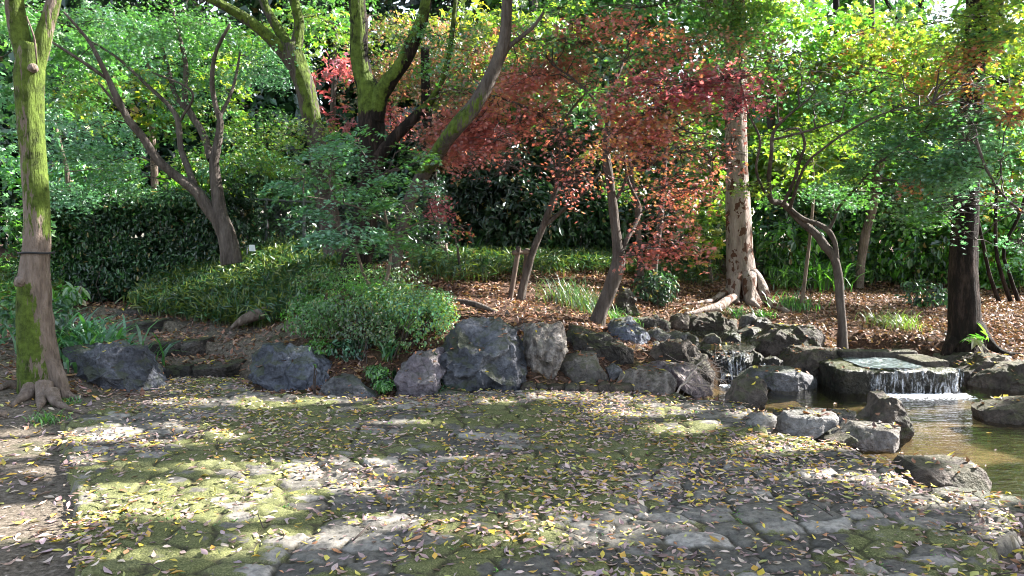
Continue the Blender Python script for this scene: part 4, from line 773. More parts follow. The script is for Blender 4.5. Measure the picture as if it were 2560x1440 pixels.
# --- 13: twisted maple right
tw_blobs = [(2430, 150, 9.1, 60, 50, .3, 'yg+orange', 1.8), (2425, 260, 8.9, 60, 45, .3, 'blue+green', 1.6), (2415, 350, 8.9, 60, 45, .3, 'blue', 1.4), (2410, 500, 9.0, 70, 45, .4, 'blue', 1.6), (2420, 410, 9.0, 70, 45, .4, 'blue+green', 1.5), (2430, 310, 9.2, 70, 50, .4, 'blue+green', 1.3), (2430, 210, 9.2, 80, 40, .4, 'blue+orange', 1.3), (2440, 110, 9.4, 90, 45, .4, 'yg+green', 2), (2440, 40, 9.6, 90, 45, .4, 'yg', 2), (2300, 400, 9.3, 90, 50, .5, 'blue+green', .8), (1960, 200, 10.2, 90, 35, .6, 'green+blue', 1), (2040, 180, 10.0, 110, 35, .6, 'blue', 1.1), (2120, 230, 9.8, 120, 40, .6, 'blue+green', 1.1), (2220, 280, 9.7, 120, 45, .6, 'green', 1.1), (2040, 260, 9.9, 90, 30, .5, 'blue', 1), (2310, 330, 9.6, 110, 50, .6, 'blue', 1.1), (2400, 290, 9.6, 100, 50, .6, 'blue', 1),
   (2230, 390, 9.7, 110, 45, .6, 'blue+green', 1.2), (2150, 430, 9.8, 80, 40, .5, 'green', 1.2), (2060, 480, 11.1, 70, 30, .3, 'green+blue', 1.2), (2180, 480, 9.7, 100, 35, .5, 'green', 1.2), (2300, 460, 9.5, 100, 45, .6, 'green+blue', 1.1), (2400, 420, 9.4, 90, 50, .6, 'blue', 1.1), (2500, 400, 9.2, 80, 60, .6, 'blue', 1.1), (2480, 520, 9.1, 90, 50, .6, 'blue', 1), (2360, 530, 9.3, 60, 30, .5, 'green', .8),
   (2270, 470, 9.3, 35, 22, .3, 'orange', .8), (2520, 505, 9.0, 40, 26, .3, 'orange+blue', .8), (2530, 290, 9.2, 50, 30, .3, 'orange+red', 1.2), (1930, 140, 10.4, 80, 35, .6, 'brown+green', 1.1), (1850, 110, 10.2, 110, 40, .6, 'green+brown', 1), (2000, 130, 10.4, 80, 35, .5, 'green+yg', 1), (2350, 210, 10, 110, 35, .6, 'orange+yg', 1), (2200, 180, 10.4, 110, 40, .6, 'yg+green', 1),
   (2480, 190, 9.6, 90, 35, .5, 'orange+blue', .9), (2100, 340, 10.4, 90, 40, .6, 'yg', .8), (1980, 320, 10.8, 70, 50, .6, 'yg', .7), (2550, 600, 9.0, 50, 50, .5, 'blue', .9), (2440, 600, 9.1, 50, 25, .4, 'blue', .7), (1935, 500, 11.2, 35, 16, .2, 'green', 1.1), (1870, 465, 10.1, 45, 18, .3, 'yg', 1)]
tree('twisted_maple', 'twisted maple with a kinked double stem leaning left over the right bank, canopy bluish green', None,
  [(2106, 858, 10.70, 32), (2106, 820, 10.70, 24), (2100, 750, 10.70, 24), (2096, 690, 10.70, 24), (2085, 645, 10.70, 22), (2062, 615, 10.70, 24), (2040, 585, 10.70, 22), (2010, 560, 10.70, 20), (1980, 530, 10.70, 18), (1955, 508, 10.55, 18), (1928, 500, 10.41, 15), (1922, 450, 10.18, 13), (1928, 390, 9.81, 11), (1934, 330, 9.70, 9), (1970, 290, 9.50, 7), (2020, 250, 9.30, 5)],
  limbs=[[(2092, 650, 10.70, 15), (2088, 610, 10.65, 14), (2072, 578, 10.60, 15), (2045, 560, 10.60, 13), (2010, 548, 10.60, 12), (1975, 522, 10.65, 11)], [(2070, 575, 10.60, 11), (2085, 550, 10.60, 9), (2096, 520, 10.50, 8), (2140, 470, 9.98, 6), (2200, 400, 9.36, 4)],
     [(1928, 500, 10.41, 11), (1906, 470, 10.28, 8), (1890, 420, 9.95, 7), (1900, 350, 9.70, 7), (1870, 280, 9.60, 5), (1850, 200, 9.50, 4)], [(1960, 508, 10.45, 11), (1985, 450, 10.09, 9), (2000, 400, 9.76, 8), (2012, 360, 9.60, 8), (1995, 320, 9.50, 6), (1960, 330, 9.50, 4)], [(1975, 520, 10.60, 10), (2010, 420, 9.85, 7), (2060, 370, 9.50, 6), (2135, 320, 9.30, 6), (2220, 280, 9.10, 4), (2330, 260, 9.00, 3)],
     [(1930, 350, 9.70, 7), (2010, 330, 9.50, 6), (2100, 300, 9.30, 4)], [(2440, 350, 8.60, 8), (2470, 430, 8.69, 7), (2520, 500, 8.91, 6), (2600, 560, 9.10, 5)]],
  bark=BARK_GREY, seed=101, segs=14, flare=.15, blobs=tw_blobs, ckw=dict(leaf=MAPLE7, size=.064, flat=.6, thick=.05, pad=.36, boost=1.3))
# --- 14: dark trunk right; unseen high crown added to shade the paving, gaps at sun patches
r14, lp14 = tree('dark_barked_tree', 'straight dark-barked tree at the right with a fan of bright leaves at its foot', None,
  [(2412, 885, 10.3, 110), (2412, 830, 10.3, 84), (2410, 760, 10.3, 78), (2408, 680, 10.3, 74), (2410, 600, 10.3, 68), (2416, 500, 10.3, 62), (2424, 380, 10.3, 58), (2432, 220, 10.3, 56), (2440, 60, 10.3, 52), (2446, -60, 10.3, 50), (2450, -300, 10.3, 42), (2430, -560, 10.3, 34)],
  limbs=[[(2446, -150, 10.3, 34), (2200, -380, 9.6, 26), (1900, -620, 8.8, 20), (1500, -1100, 7.4, 14)], [(2450, -250, 10.3, 30), (2600, -560, 9.6, 24), (2700, -1000, 8.2, 18), (2800, -2000, 6, 12)], [(2440, -500, 10.3, 28), (2900, -700, 10, 24), (3600, -900, 9, 16)]],
  roots=[[(2440, 820, 10.2, 44), (2470, 848, 10.0, 26), (2520, 858, 9.9, 16), (2560, 846, 9.9, 12), (2640, 850, 9.8, 9)], [(2385, 850, 10.2, 34), (2350, 872, 10.1, 18), (2310, 880, 10.0, 8)]],
  bark=BARK_DARK, seed=111, segs=28, flare=.25, flute=.04)
rc = np.random.default_rng(77); n = 200000
gx_ = rc.uniform(-7.5, 6.5, n); gy_ = rc.uniform(1.2, 11.5, n); zc = rc.uniform(5.6, 8.2, n)
clump = fbm(np.stack([gx_*.9, gy_*.9, zc*.9], -1), 3, 55)
C = np.stack([gx_, gy_, zc*0], -1)+SUN[None]/SUN[2]*zc[:, None]; C[:, 2] = zc
ok = (lit_mask(gx_, gy_) > .15)*(rc.random(n) < .36)
ok &= sunlit_keep(C, rc) & ((gy_ < 8.6) | (gx_ < -1.9))
C = C[ok & ((C[:, 2]-HC) > (600+70)/F*C[:, 1])]
N = rc.normal(size=C.shape)*.4+SUN; V, f = place(SPRAY, C, .17*(.7+.6*rc.random(len(C))), N, rc)
mesh('crown', V, [f], LEAF, r14, smooth=False, col=np.repeat(pal('green+yg', len(C), rc), 12, 0))  # added leaves above the view, placed only to cast dappled shade
TV = []; TF = []; k = 0
for i in range(110):
    c = C[rc.integers(len(C))]; dl = np.linalg.norm(lp14-c, axis=1); a = lp14[dl.argmin()]
    v, f, _ = twig(a, c, .02, .006, rc, .05, 4, 5); TV.append(v); TF.append(f+k); k += len(v)
V = np.vstack(TV); mesh('twig', V, [np.vstack(TF)], TWIG, r14)
crown(r14, [(2330, 60, 10.8, 150, 60, .8, 'yg', .6), (2480, 120, 10.4, 110, 60, .7, 'yg+yellow', .6), (2500, 30, 10.4, 110, 60, .7, 'yellow+yg', .5)], lp14, seed=5)

# --- background trees
def bgtree(name, label, tr, bl, bark=BARK_GREY, seed=0, limbs=(), group='trees beyond the bank', **kw):
    ck = dict(leaf=SPRAY, size=.15, area=.0022, thick=.12, pad=.5, flat=.4); ck.update(kw)
    return tree(name, label, None, tr, limbs=limbs, bark=bark, seed=seed, segs=12, step=.15, flare=.1, blobs=bl, ckw=ck, group=group)
bgtree('background_tree', 'pale leaning trunk behind the twisted maple', [(2148, 705, 16, 26), (2152, 660, 16, 24), (2165, 580, 16, 24), (2182, 520, 16, 22), (2200, 420, 16, 20), (2240, 300, 16, 14)], [(2230, 330, 15.5, 160, 90, 1.2, 'yg+green', .9), (2080, 400, 16, 120, 80, 1, 'yg', .8)], BARK_TAN, 1)
bgtree('background_tree', 'slender grey sapling between the orange maple and the stout pale tree', [(1778, 690, 14.5, 11), (1772, 640, 14.5, 10), (1770, 560, 14.5, 10), (1778, 480, 14.5, 8), (1772, 380, 14.5, 7)], [(1775, 600, 14.2, 45, 40, .5, 'yellow+yg', 1.2), (1770, 520, 14.5, 55, 50, .6, 'yg', .9), (1760, 400, 14.6, 60, 80, .6, 'yg+olive', .8)], BARK_TAN, 2, size=.15)
bgtree('background_tree', 'thin brown sapling between the stout pale tree and the twisted maple', [(2005, 740, 12.8, 12), (2012, 700, 12.8, 10), (2022, 620, 12.8, 9), (2030, 540, 12.8, 8), (2034, 470, 12.8, 7), (2030, 380, 12.8, 5)], [(2020, 400, 12.6, 90, 70, .6, 'yg', .7)], BARK_TAN, 3, size=.15)
bgtree('background_tree', 'straight dark trunk high above the twisted maple', [(2094, 700, 20, 26), (2094, 400, 20, 22), (2093, 120, 20, 20), (2090, 0, 20, 16), (2085, -160, 20, 12)], [(2060, 30, 19, 150, 60, 1.4, 'yg', .5), (2150, 150, 19, 150, 60, 1.2, 'pink+orange', .9), (2050, 160, 18.5, 120, 60, 1.2, 'olive+yg', .8)], BARK_DARK, 4)
bgtree('background_tree', 'dark forked tree high up left of the dark-barked tree', [(2320, 690, 21, 30), (2318, 400, 21, 28), (2305, 150, 21, 26), (2300, 60, 21, 24), (2300, -100, 21, 18)], [(2300, 40, 20, 120, 60, 1.2, 'green+yg', .5), (2300, 190, 19.5, 160, 60, 1.2, 'pink+yg', .8), (2320, 260, 19, 150, 60, 1.2, 'orange+yg', .7), (2250, 360, 19, 200, 90, 1.2, 'yg+green', .9)], BARK_DARK, 5, limbs=[[(2300, 110, 21, 16), (2260, 85, 21, 16), (2235, 40, 21, 12), (2200, -30, 21, 8)]])
for i, (x0, x1, lb) in enumerate([(2470, 2440, 'left of three thin slanting stems right of the dark-barked tree'), (2500, 2490, 'middle of three thin stems right of the dark-barked tree'), (2520, 2560, 'right of three thin stems right of the dark-barked tree')]):
    bgtree('thin_tree', lb, [(x0+30, 745, 14, 12), (x0+5, 690, 14, 10), (x0-10, 620, 14, 9), (x1, 500, 14, 8), (x1+10, 300, 14, 6)], [(x1+20, 380, 14, 110, 90, .8, 'yg+blue', .7)], BARK_DARK, 11+i, group='thin trees at the right edge')
bgtree('background_tree', 'leafy green tree filling the top right corner', [(2540, 700, 19, 40), (2520, 400, 19, 36), (2500, 100, 19, 30), (2490, -100, 19, 24)], [(2460, 90, 18, 160, 70, 1.2, 'yg+yellow', .45), (2560, 200, 18, 140, 80, 1.2, 'yg', .7), (2420, 300, 18, 160, 90, 1.2, 'yg+green', .9), (2520, 400, 18, 160, 90, 1.2, 'green+orange', .9)], BARK_DARK, 6)
bgtree('background_tree', 'bright yellow-green tree high between the stout pale trunk and the dark-barked tree', [(2180, 700, 18, 26), (2190, 400, 18, 22), (2180, 100, 18, 18), (2180, -60, 18, 12)], [(2000, 60, 17, 160, 55, 1.1, 'yg+lime', .8), (2180, 90, 17, 160, 60, 1.1, 'yg+yellow', .8), (2350, 130, 17, 150, 60, 1.1, 'yg', .8), (2150, 260, 17, 160, 60, 1, 'yg+lime', .9), (1950, 170, 17, 120, 50, 1, 'yg+olive', .8)], BARK_GREY, 17)
bgtree('background_tree', 'yellow-green tree behind the stout pale trunk', [(1930, 700, 19, 30), (1930, 400, 19, 26), (1920, 100, 19, 20), (1910, -80, 19, 16)], [(1960, 60, 18.5, 160, 60, 1.2, 'yg', .5), (1900, 380, 18, 130, 110, 1, 'yg', .8), (2020, 300, 18, 120, 90, 1, 'yg+lime', .8), (1760, 330, 18, 120, 100, 1, 'green+yg', .8)], BARK_GREY, 7)
bgtree('background_tree', 'olive and red tree high in the middle behind the leaning grey tree', [(1300, 650, 17, 30), (1310, 400, 17, 26), (1330, 150, 17, 20), (1340, -60, 17, 14)], [(1290, 60, 16, 170, 60, 1.2, 'olive+yg', .9), (1220, 150, 15.5, 140, 70, 1, 'yg+brown', .9), (1380, 230, 16, 150, 70, 1, 'green+olive', .9), (1130, 50, 15.5, 130, 60, 1, 'yg+yellow', .8), (1480, 260, 16, 120, 70, 1, 'green+dark', .9), (1060, 190, 15.5, 120, 60, .8, 'brown+olive', .9)], BARK_GREY, 8)
bgtree('background_tree', 'red-leaved tree glimpsed between the mossy forked tree and the big mossy tree', [(830, 650, 15, 20), (830, 400, 15, 18), (835, 200, 15, 14), (840, 60, 15, 10)], [(830, 175, 14, 60, 30, .5, 'crimson', .8), (850, 285, 14, 45, 22, .5, 'crimson', .7), (900, 220, 14, 70, 40, .5, 'olive+brown', .6), (810, 60, 15, 110, 50, 1, 'yg+green', .8)], BARK_GREY, 9, size=.13)
bgtree('background_tree', 'sunlit yellow-green tree behind the three-stemmed hedge maple', [(390, 560, 17, 22), (385, 400, 17, 18), (375, 250, 17, 14), (370, 60, 17, 10)], [(300, 220, 16, 150, 60, 1, 'yg+yellow', .7), (430, 260, 16, 140, 60, 1, 'yg+green', .7), (200, 270, 16, 110, 50, .9, 'yg', .6), (520, 180, 16.5, 150, 60, 1, 'yg', .6), (330, 100, 16.5, 250, 70, 1, 'green', .7), (650, 420, 15, 120, 50, .8, 'yg+olive', .7)], BARK_TAN, 10, limbs=[[(170, 480, 14, 12), (168, 430, 14, 12), (145, 340, 14, 10), (138, 300, 14, 8)]])
bgtree('background_tree', 'green tree behind the mossy trunk at the left edge', [(-60, 700, 14, 40), (-50, 400, 14, 34), (-30, 100, 14, 24)], [(20, 80, 13, 130, 80, .9, 'green', .9), (0, 260, 13, 110, 80, .9, 'green+blue', .9), (30, 420, 13, 110, 70, .8, 'blue+lime', .8), (0, 540, 13, 100, 50, .8, 'green', .8), (180, 120, 13.6, 110, 80, .9, 'green', .8)], BARK_GREY, 13)
bgtree('fallen_red_maple_twig', 'low crimson maple sapling between the green maple and the dark bushes', [(1150, 650, 11.8, 6), (1140, 600, 11.8, 5), (1120, 545, 11.8, 4)], [(1110, 515, 11.6, 40, 22, .25, 'crimson', 1.5), (1140, 575, 11.6, 28, 14, .2, 'red+orange', 1.2)], BARK_GREY, 14, leaf=MAPLE5, size=.08, group=None) if False else tree('red_sapling', 'low crimson maple sapling between the green maple and the dark bushes', None, [(1150, 655, 11.8, 7), (1140, 600, 11.8, 6), (1122, 540, 11.8, 4)], bark=BARK_GREY, seed=14, segs=8, blobs=[(1108, 515, 11.6, 40, 20, .25, 'crimson', 1.4), (1140, 572, 11.6, 28, 12, .2, 'red+orange', 1.1)], ckw=dict(leaf=MAPLE7, size=.08))

# ------------------------------------------------------------------ shrubs and far wood
def bush(name, label, blobs, mat=None, leaf=OVQ, size=.07, cover=2.2, seed=1, cat='shrub', group=None, kind=None, stems=0, shell=True, updir=.5, asp=.5, d_min_z=-9):
    r = np.random.default_rng(seed); CV = []; CN = []; CC = []; SZ = []
    T = leaf[0]; la = .42*(size**2)*(asp)
    bc = []
    for px0, py0, d, rx, ry, rd, pn, *e in blobs:
        den = e[0] if e else 1; c = P(px0, py0, d); bc.append(c); R_ = np.array([rx*PXM(d), rd, ry*PXM(d)]); n = int(cover*den*math.pi*R_[0]*R_[2]/(la*.6))
        q = r.normal(size=(n, 3)); q /= np.linalg.norm(q, axis=1, keepdims=True); rr = (.55+.5*r.random((n, 1))) if shell else r.random((n, 1))**.4
        bumpy = .62+.76*fbm(q*2.6+seed+px0*.01, 4, seed); qq = q*rr*bumpy[:, None]
        p = c+qq*R_; gp = fbm(p*np.array([3, 3, 4])/max(.5, d/12), 3, seed+4); ok = (gp > .40) & (p[:, 2] > terrain_fast(p[:, 0], p[:, 1])+.02)
        p = p[ok]; q = q[ok]; CV.append(p); CN.append(q*.5+r.normal(size=p.shape)*.4+np.array([0, 0, updir])); cl = vn(p*4, seed+8)[:, None]
        cb = pal(pn, len(p), r)*(.5+1.0*vn(p*1.6, seed+3)[:, None])*(.7+.6*cl); od = r.random(len(p)) < .035; cb[od] = np.array([.26, .2, .07])*(.5+r.random((od.sum(), 1))); CC.append(cb); SZ.append(size*(.45+.7*r.random(len(p))+.9*r.random(len(p))**3))
    C = np.vstack(CV); N = np.vstack(CN); cc = np.vstack(CC); sz = np.concatenate(SZ)
    V, f = place(leaf, C, sz, N, r); base = (C[:, 0].mean(), C[:, 1].mean(), C[:, 2].min())
    CNT[0] += len(f); col = np.repeat(cc, len(T), 0)
    if kind:
        o = mesh(name, V, [f], mat or EVER, origin=base, smooth=False, col=col); return tag(o, kind=kind)
    root = thing(name, label, cat, base, group)
    mesh('foliage', V, [f], mat or EVER, root, smooth=False, col=col)
    if stems:
        TV = []; TF = []; k = 0
        for i in range(stems):
            e = C[r.integers(len(C))]; a = np.array([e[0]*.6+base[0]*.4, e[1], base[2]]); a[2] = float(terrain(np.array([a[0]]), np.array([a[1]]))[0])-.03
            v, f2, _ = twig(a, e, .009, .003, r, .05, 4, 5); TV.append(v); TF.append(f2+k); k += len(v)
        mesh('stem', np.vstack(TV), [np.vstack(TF)], TWIG, root)
    return root
_tx = np.arange(-20, 22, .12); _ty = np.arange(0, 42, .12); _TX, _TY = np.meshgrid(_tx, _ty, indexing='ij'); _TZ = terrain(_TX, _TY)
def terrain_fast(x, y):
    fx = np.clip((x+20)/.12, 0, len(_tx)-2); fy = np.clip(y/.12, 0, len(_ty)-2); i = fx.astype(int); j = fy.astype(int); a = fx-i; b_ = fy-j
    return _TZ[i, j]*(1-a)*(1-b_)+_TZ[i+1, j]*a*(1-b_)+_TZ[i, j+1]*(1-a)*b_+_TZ[i+1, j+1]*a*b_
# far wood: one mass that closes the view at the left and middle, thinner at the top right
fw = []
rr = np.random.default_rng(5)
for px0 in range(-500, 3100, 130):
    for py0 in list(range(-420, 700, 110))+[250, 340, 420, 480]:
        right = px0 > 1650
        if right and py0 < 60 and rr.random() < .35: continue
        if right and py0 < 170 and rr.random() < .1: continue
        d = 24+rr.uniform(-3, 4); pn = rr.choice(['dark', 'dark', 'dark', 'ever']) if not right else rr.choice(['yg', 'green', 'ever', 'lime'])  # left and middle: darkest leaf colours stand in for deep shade
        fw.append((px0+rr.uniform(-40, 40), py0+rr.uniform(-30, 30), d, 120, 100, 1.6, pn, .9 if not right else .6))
for q_ in [(1380, 30), (1480, 60), (1570, 20), (1650, 60), (1300, 0), (1430, 120), (1760, -20), (1560, 120)]: fw.append((q_[0], q_[1], 23, 110, 80, 1.4, 'green', 1.0))
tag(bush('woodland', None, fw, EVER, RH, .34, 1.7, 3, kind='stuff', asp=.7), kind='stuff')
b0_ = P(0, 0, 30)
bush('hedge', 'dark clipped evergreen hedge running behind the path at the left', [(x, 600+dy, 13.8+.0*dy, 75, 95, .5, 'dark+ever' if x > 200 else 'ever+green', 1.2) for x in range(110, 600, 60) for dy in (-35, 60)]+[(x, 505, 13.7, 60, 30, .5, 'ever', 1) for x in range(120, 520, 55)], size=.065, cover=1.7, seed=21, cat='hedge', stems=14)
SH = [
 ('bright lime shrub lit by the sun above the left end of the hedge', [(200, 440, 14.8, 90, 35, .5, 'lime+blue'), (330, 430, 14.8, 90, 35, .5, 'lime+yg', .8), (420, 455, 14.6, 60, 22, .4, 'yg+lime', .8), (260, 470, 14.4, 150, 16, .4, 'lime+blue', .7)], .1),
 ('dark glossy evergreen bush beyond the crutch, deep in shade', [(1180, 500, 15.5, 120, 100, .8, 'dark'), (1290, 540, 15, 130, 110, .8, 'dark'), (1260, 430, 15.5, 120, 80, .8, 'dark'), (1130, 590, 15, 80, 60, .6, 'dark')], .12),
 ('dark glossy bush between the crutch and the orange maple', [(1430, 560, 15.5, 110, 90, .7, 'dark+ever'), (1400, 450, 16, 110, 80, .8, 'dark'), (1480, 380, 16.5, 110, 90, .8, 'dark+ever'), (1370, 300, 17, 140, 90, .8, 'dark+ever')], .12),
 ('evergreen bush behind the two slim trunks', [(1580, 560, 15.5, 110, 90, .7, 'ever+dark'), (1700, 600, 15.8, 90, 80, .7, 'ever'), (1690, 500, 16, 110, 80, .7, 'ever+green')], .12),
 ('glossy evergreen bush right of the stout pale tree', [(1960, 610, 15.6, 90, 80, .7, 'ever+lime'), (1990, 540, 16, 100, 60, .7, 'ever+dark')], .13),
 ('broad glossy bush behind the twisted maple', [(2120, 610, 17, 110, 80, .8, 'ever+lime'), (2090, 540, 17, 100, 70, .8, 'ever+lime'), (2210, 540, 17, 110, 80, .8, 'ever')], .14),
 ('bright sunlit bush left of the dark-barked tree', [(2270, 640, 16.5, 110, 65, .7, 'lime+ever'), (2330, 560, 16.5, 90, 70, .7, 'lime+ever')], .14),
 ('sunlit light-green bush at the right edge behind the thin stems', [(2480, 650, 16, 110, 80, .7, 'lime'), (2560, 560, 16, 110, 80, .7, 'lime+ever'), (2440, 560, 16.4, 90, 70, .7, 'lime+yg')], .14),
 ('dark bush under the mossy forked tree beside the fence', [(720, 590, 15.6, 80, 50, .5, 'ever+dark'), (760, 480, 15.4, 100, 60, .7, 'ever+green'), (640, 430, 15.2, 110, 40, .6, 'ever+blue')], .11),
 ('grey-green shrub above the fence behind the hedge maple', [(600, 420, 15.2, 100, 50, .7, 'blue+ever'), (490, 440, 15.5, 70, 50, .6, 'ever+yg', .7)], .11),
 ('low dark round shrub at the foot of the slim trunks', [(1640, 722, 12.6, 60, 45, .4, 'dark+ever')], .08),
 ('dark shrub among brown leaves left of the dark-barked tree', [(2310, 740, 13.5, 60, 40, .5, 'dark+ever', .8)], .1),
 ('leafy dark shrub behind the big mossy tree', [(800, 640, 13.4, 60, 60, .5, 'ever'), (960, 640, 13.2, 60, 60, .5, 'ever+dark'), (1000, 560, 13.5, 60, 60, .5, 'dark')], .1),
]
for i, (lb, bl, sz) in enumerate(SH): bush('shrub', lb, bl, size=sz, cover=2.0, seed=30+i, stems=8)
bush('azalea', 'broad low azalea bush over the boulders, pale sunlit tips on top', [(1000, 760, 9.1, 140, 55, .5, 'blue+yg'), (880, 760, 9.3, 140, 70, .6, 'green+lime'), (1060, 790, 9.0, 90, 55, .4, 'blue+yg'), (930, 815, 8.9, 130, 45, .4, 'olive+green'), (800, 790, 9.3, 90, 60, .5, 'green+lime'), (1090, 760, 9.3, 50, 40, .4, 'green'), (1010, 840, 8.8, 100, 35, .35, 'olive+green'), (900, 700, 9.9, 160, 40, .5, 'green+olive', .8)],  # upper blobs get paler leaf colours to look sunlit
     LEAF, OVQ, .032, 1.1, 50, 'azalea bush', stems=120)
bush('fan_leaf_plant', 'fan-leaved plant glowing green at the foot of the dark-barked tree', [(2440, 850, 9.7, 38, 22, .2, 'lime')], LEAF, MAPLE7, .26, 1.0, 60, 'plant', shell=False, updir=.9, asp=.6, stems=6)
bush('ivy', 'dark ivy hanging over the soil between the boulders below the azalea', [(870, 880, 8.75, 60, 30, .2, 'dark+blue'), (1000, 890, 8.7, 50, 30, .2, 'dark+blue'), (960, 950, 8.3, 40, 35, .2, 'dark+green', .8), (1090, 930, 8.2, 14, 45, .1, 'dark', 1), (920, 860, 8.8, 90, 16, .2, 'dark+ever')], EVER, OVQ, .05, 1.5, 61, 'ivy', updir=.2)
for lb, bl, seed, sz in [('small bright green plant on top of the blue-grey boulder right of the steps', [(800, 868, 8.75, 40, 20, .2, 'lime')], 62, .035), ('patch of bright low leaves in the soil gap between the slab and the purple boulder', [(940, 930, 8.25, 30, 18, .15, 'lime+green'), (960, 965, 8.05, 24, 14, .1, 'green')], 63, .03),
      ('broad-leaved plant with pale leaves behind the mossy trunk', [(140, 800, 8.8, 40, 60, .25, 'blue+lime'), (170, 740, 9, 40, 30, .2, 'lime'), (20, 790, 8.8, 50, 60, .3, 'green+blue')], 64, .1), ('tiny weed sprouting on the front of the boulder right of the steps', [(790, 920, 8.05, 12, 10, .05, 'lime', .9)], 65, .04)]:
    bush('plant', lb, bl, LEAF, OVQ, sz, 1.5, seed, 'plant', stems=3)
# ------------------------------------------------------------------ blades: bamboo grass and tufts
def blades(centers, h, wdt, seed, pn, per=1, curve=.5):
    """arching strap leaves rooted at centers (n,3)"""
    r = np.random.default_rng(seed); n = len(centers); C0 = np.asarray(centers); a = r.random(n)*2*np.pi; hh = h*(.5+.8*r.random(n)); lean = curve*(.5+r.random(n)); w_ = wdt*(.6+.7*r.random(n))
    d = np.stack([np.cos(a), np.sin(a), 0*a], -1); s = np.stack([-np.sin(a), np.cos(a), 0*a], -1)
    rows = []
    for t, ww in ((0, .5), (.3, .9), (.6, 1), (.85, .6), (1, .05)):
        c = C0+d*(lean*hh*t*t)[:, None]+np.array([0, 0, 1])*(hh*(t-.45*lean*t*t*t))[:, None]; rows += [c-s*(w_*ww*.5)[:, None], c+s*(w_*ww*.5)[:, None]]
    V = np.stack(rows, 1); k = np.array([(2*i, 2*i+1, 2*i+3, 2*i+2) for i in range(4)]); f = (k[None]+(np.arange(n)*10)[:, None, None]).reshape(-1, 4)
    CNT[0] += len(f); return V.reshape(-1, 3), f, np.repeat(pal(pn, n, r), 10, 0)
def poly_pts(poly, n, r):
    poly = np.array(poly); lo = poly.min(0); hi = poly.max(0); q = r.uniform(lo, hi, (n*4, 2)); q = q[sdpoly(q[:, 0], q[:, 1], poly) < 0][:n]
    return np.c_[q, terrain_fast(q[:, 0], q[:, 1])]
def W2(*pts): return [P(a, b_, d)[:2] for a, b_, d in pts]
rb = np.random.default_rng(8)
def sasa(name, poly, n, h, wdt, pn, seed, leafn=5):
    C = poly_pts(poly, n, rb); V, f, c = blades(C, h, .006, seed, 'olive')
    # broad pointed leaves on the stalks
    r = np.random.default_rng(seed+1); K = []; 
    for i in range(leafn): K.append(C+np.stack([r.normal(size=len(C))*.08, r.normal(size=len(C))*.08, h*(.35+.75*r.random(len(C)))], -1))
    K = np.vstack(K); N = r.normal(size=K.shape)*.45+np.array([0, 0, .6]); V2, f2 = place(BLADE, K, wdt*(.6+.7*r.random(len(K))), N, r)
    c2 = np.repeat(pal(pn, len(K), r), 6, 0); edge = r.random(len(K)) < .12
    o = mesh(name, np.vstack([V, V2]), [np.vstack([f, f2+len(V)])], EVER, origin=(C[:, 0].mean(), C[:, 1].mean(), C[:, 2].min()), smooth=False, col=np.vstack([c, c2])); CNT[0] += len(f2); return tag(o, kind='stuff')
sasa('bamboo_grass', W2((330, 760, 12.2), (420, 770, 11.8), (520, 790, 11.2), (640, 790, 10.8), (720, 770, 10.6), (860, 720, 11.3), (860, 660, 13), (700, 620, 15), (520, 650, 15), (380, 700, 14)), 5600, .30, .17, 'ever+olive', 70)
sasa('bamboo_grass', W2((1030, 700, 11.4), (1120, 735, 11.2), (1270, 705, 12.3), (1420, 690, 13), (1560, 700, 13.5), (1780, 700, 14.5), (1790, 650, 19), (1100, 640, 18)), 5200, .28, .15, 'olive+ever', 71)
sasa('bamboo_grass', W2((1930, 720, 14.5), (2000, 720, 14.8), (2200, 715, 16.5), (2400, 715, 16), (2600, 720, 15), (2600, 650, 20), (1930, 650, 20)), 3200, .4, .2, 'ever+lime', 72)
sasa('bamboo_grass', W2((-150, 740, 12), (60, 745, 12), (230, 722, 14.5), (560, 690, 14), (560, 650, 15), (-150, 640, 15)), 3000, .4, .22, 'olive+green', 73)
def tuft(name, label, px0, py0, d, n, h, wdt, rad, pn, seed, cat='grass tuft', leaf_like=False):
    r = np.random.default_rng(seed); c = P(px0, py0, d); q = r.normal(size=(n, 2))*rad*.5; C = np.c_[c[0]+q[:, 0], c[1]+q[:, 1], np.zeros(n)]; C[:, 2] = terrain_fast(C[:, 0], C[:, 1])-.01
    V, f, cc = blades(C, h, wdt, seed, pn, curve=.8); root = mesh(name, V, [f], LEAF, origin=(c[0], c[1], C[:, 2].min()), smooth=False, col=cc); tag(root, label, cat)
tuft('grass_clump', 'large arching grass clump left of the orange maple trunk', 1425, 745, 11.3, 300, .42, .009, .5, 'ever+olive', 80)
tuft('grass_clump', 'second arching grass clump touching the orange maple trunk', 1465, 770, 10.8, 180, .34, .009, .35, 'ever+olive', 81)
tuft('grass_clump', 'small bright grass right of the orange maple foot', 1555, 795, 10.6, 110, .24, .009, .28, 'green+lime', 82)
tuft('bamboo_plant', 'bushy bamboo-grass plant between the mossy trunk and the steps', 225, 860, 8.9, 330, .5, .035, .6, 'blue+green', 83, 'plant')
tuft('bamboo_plant', 'low bamboo-grass plant right above the long blue-grey boulder', 280, 855, 9.0, 200, .32, .03, .35, 'blue+lime', 84, 'plant')
tuft('grass_clump', 'small dark grass clump under the roots of the stout pale tree', 1842, 780, 12.3, 140, .2, .01, .18, 'dark+green', 85)
tuft('grass_clump', 'thin grass on the brown bank right of the twisted maple', 2210, 810, 11.8, 110, .3, .01, .3, 'olive', 86)
tuft('grass_clump', 'thin grass on the brown bank halfway to the dark-barked tree', 2265, 815, 11.5, 110, .3, .01, .3, 'olive+yg', 87)
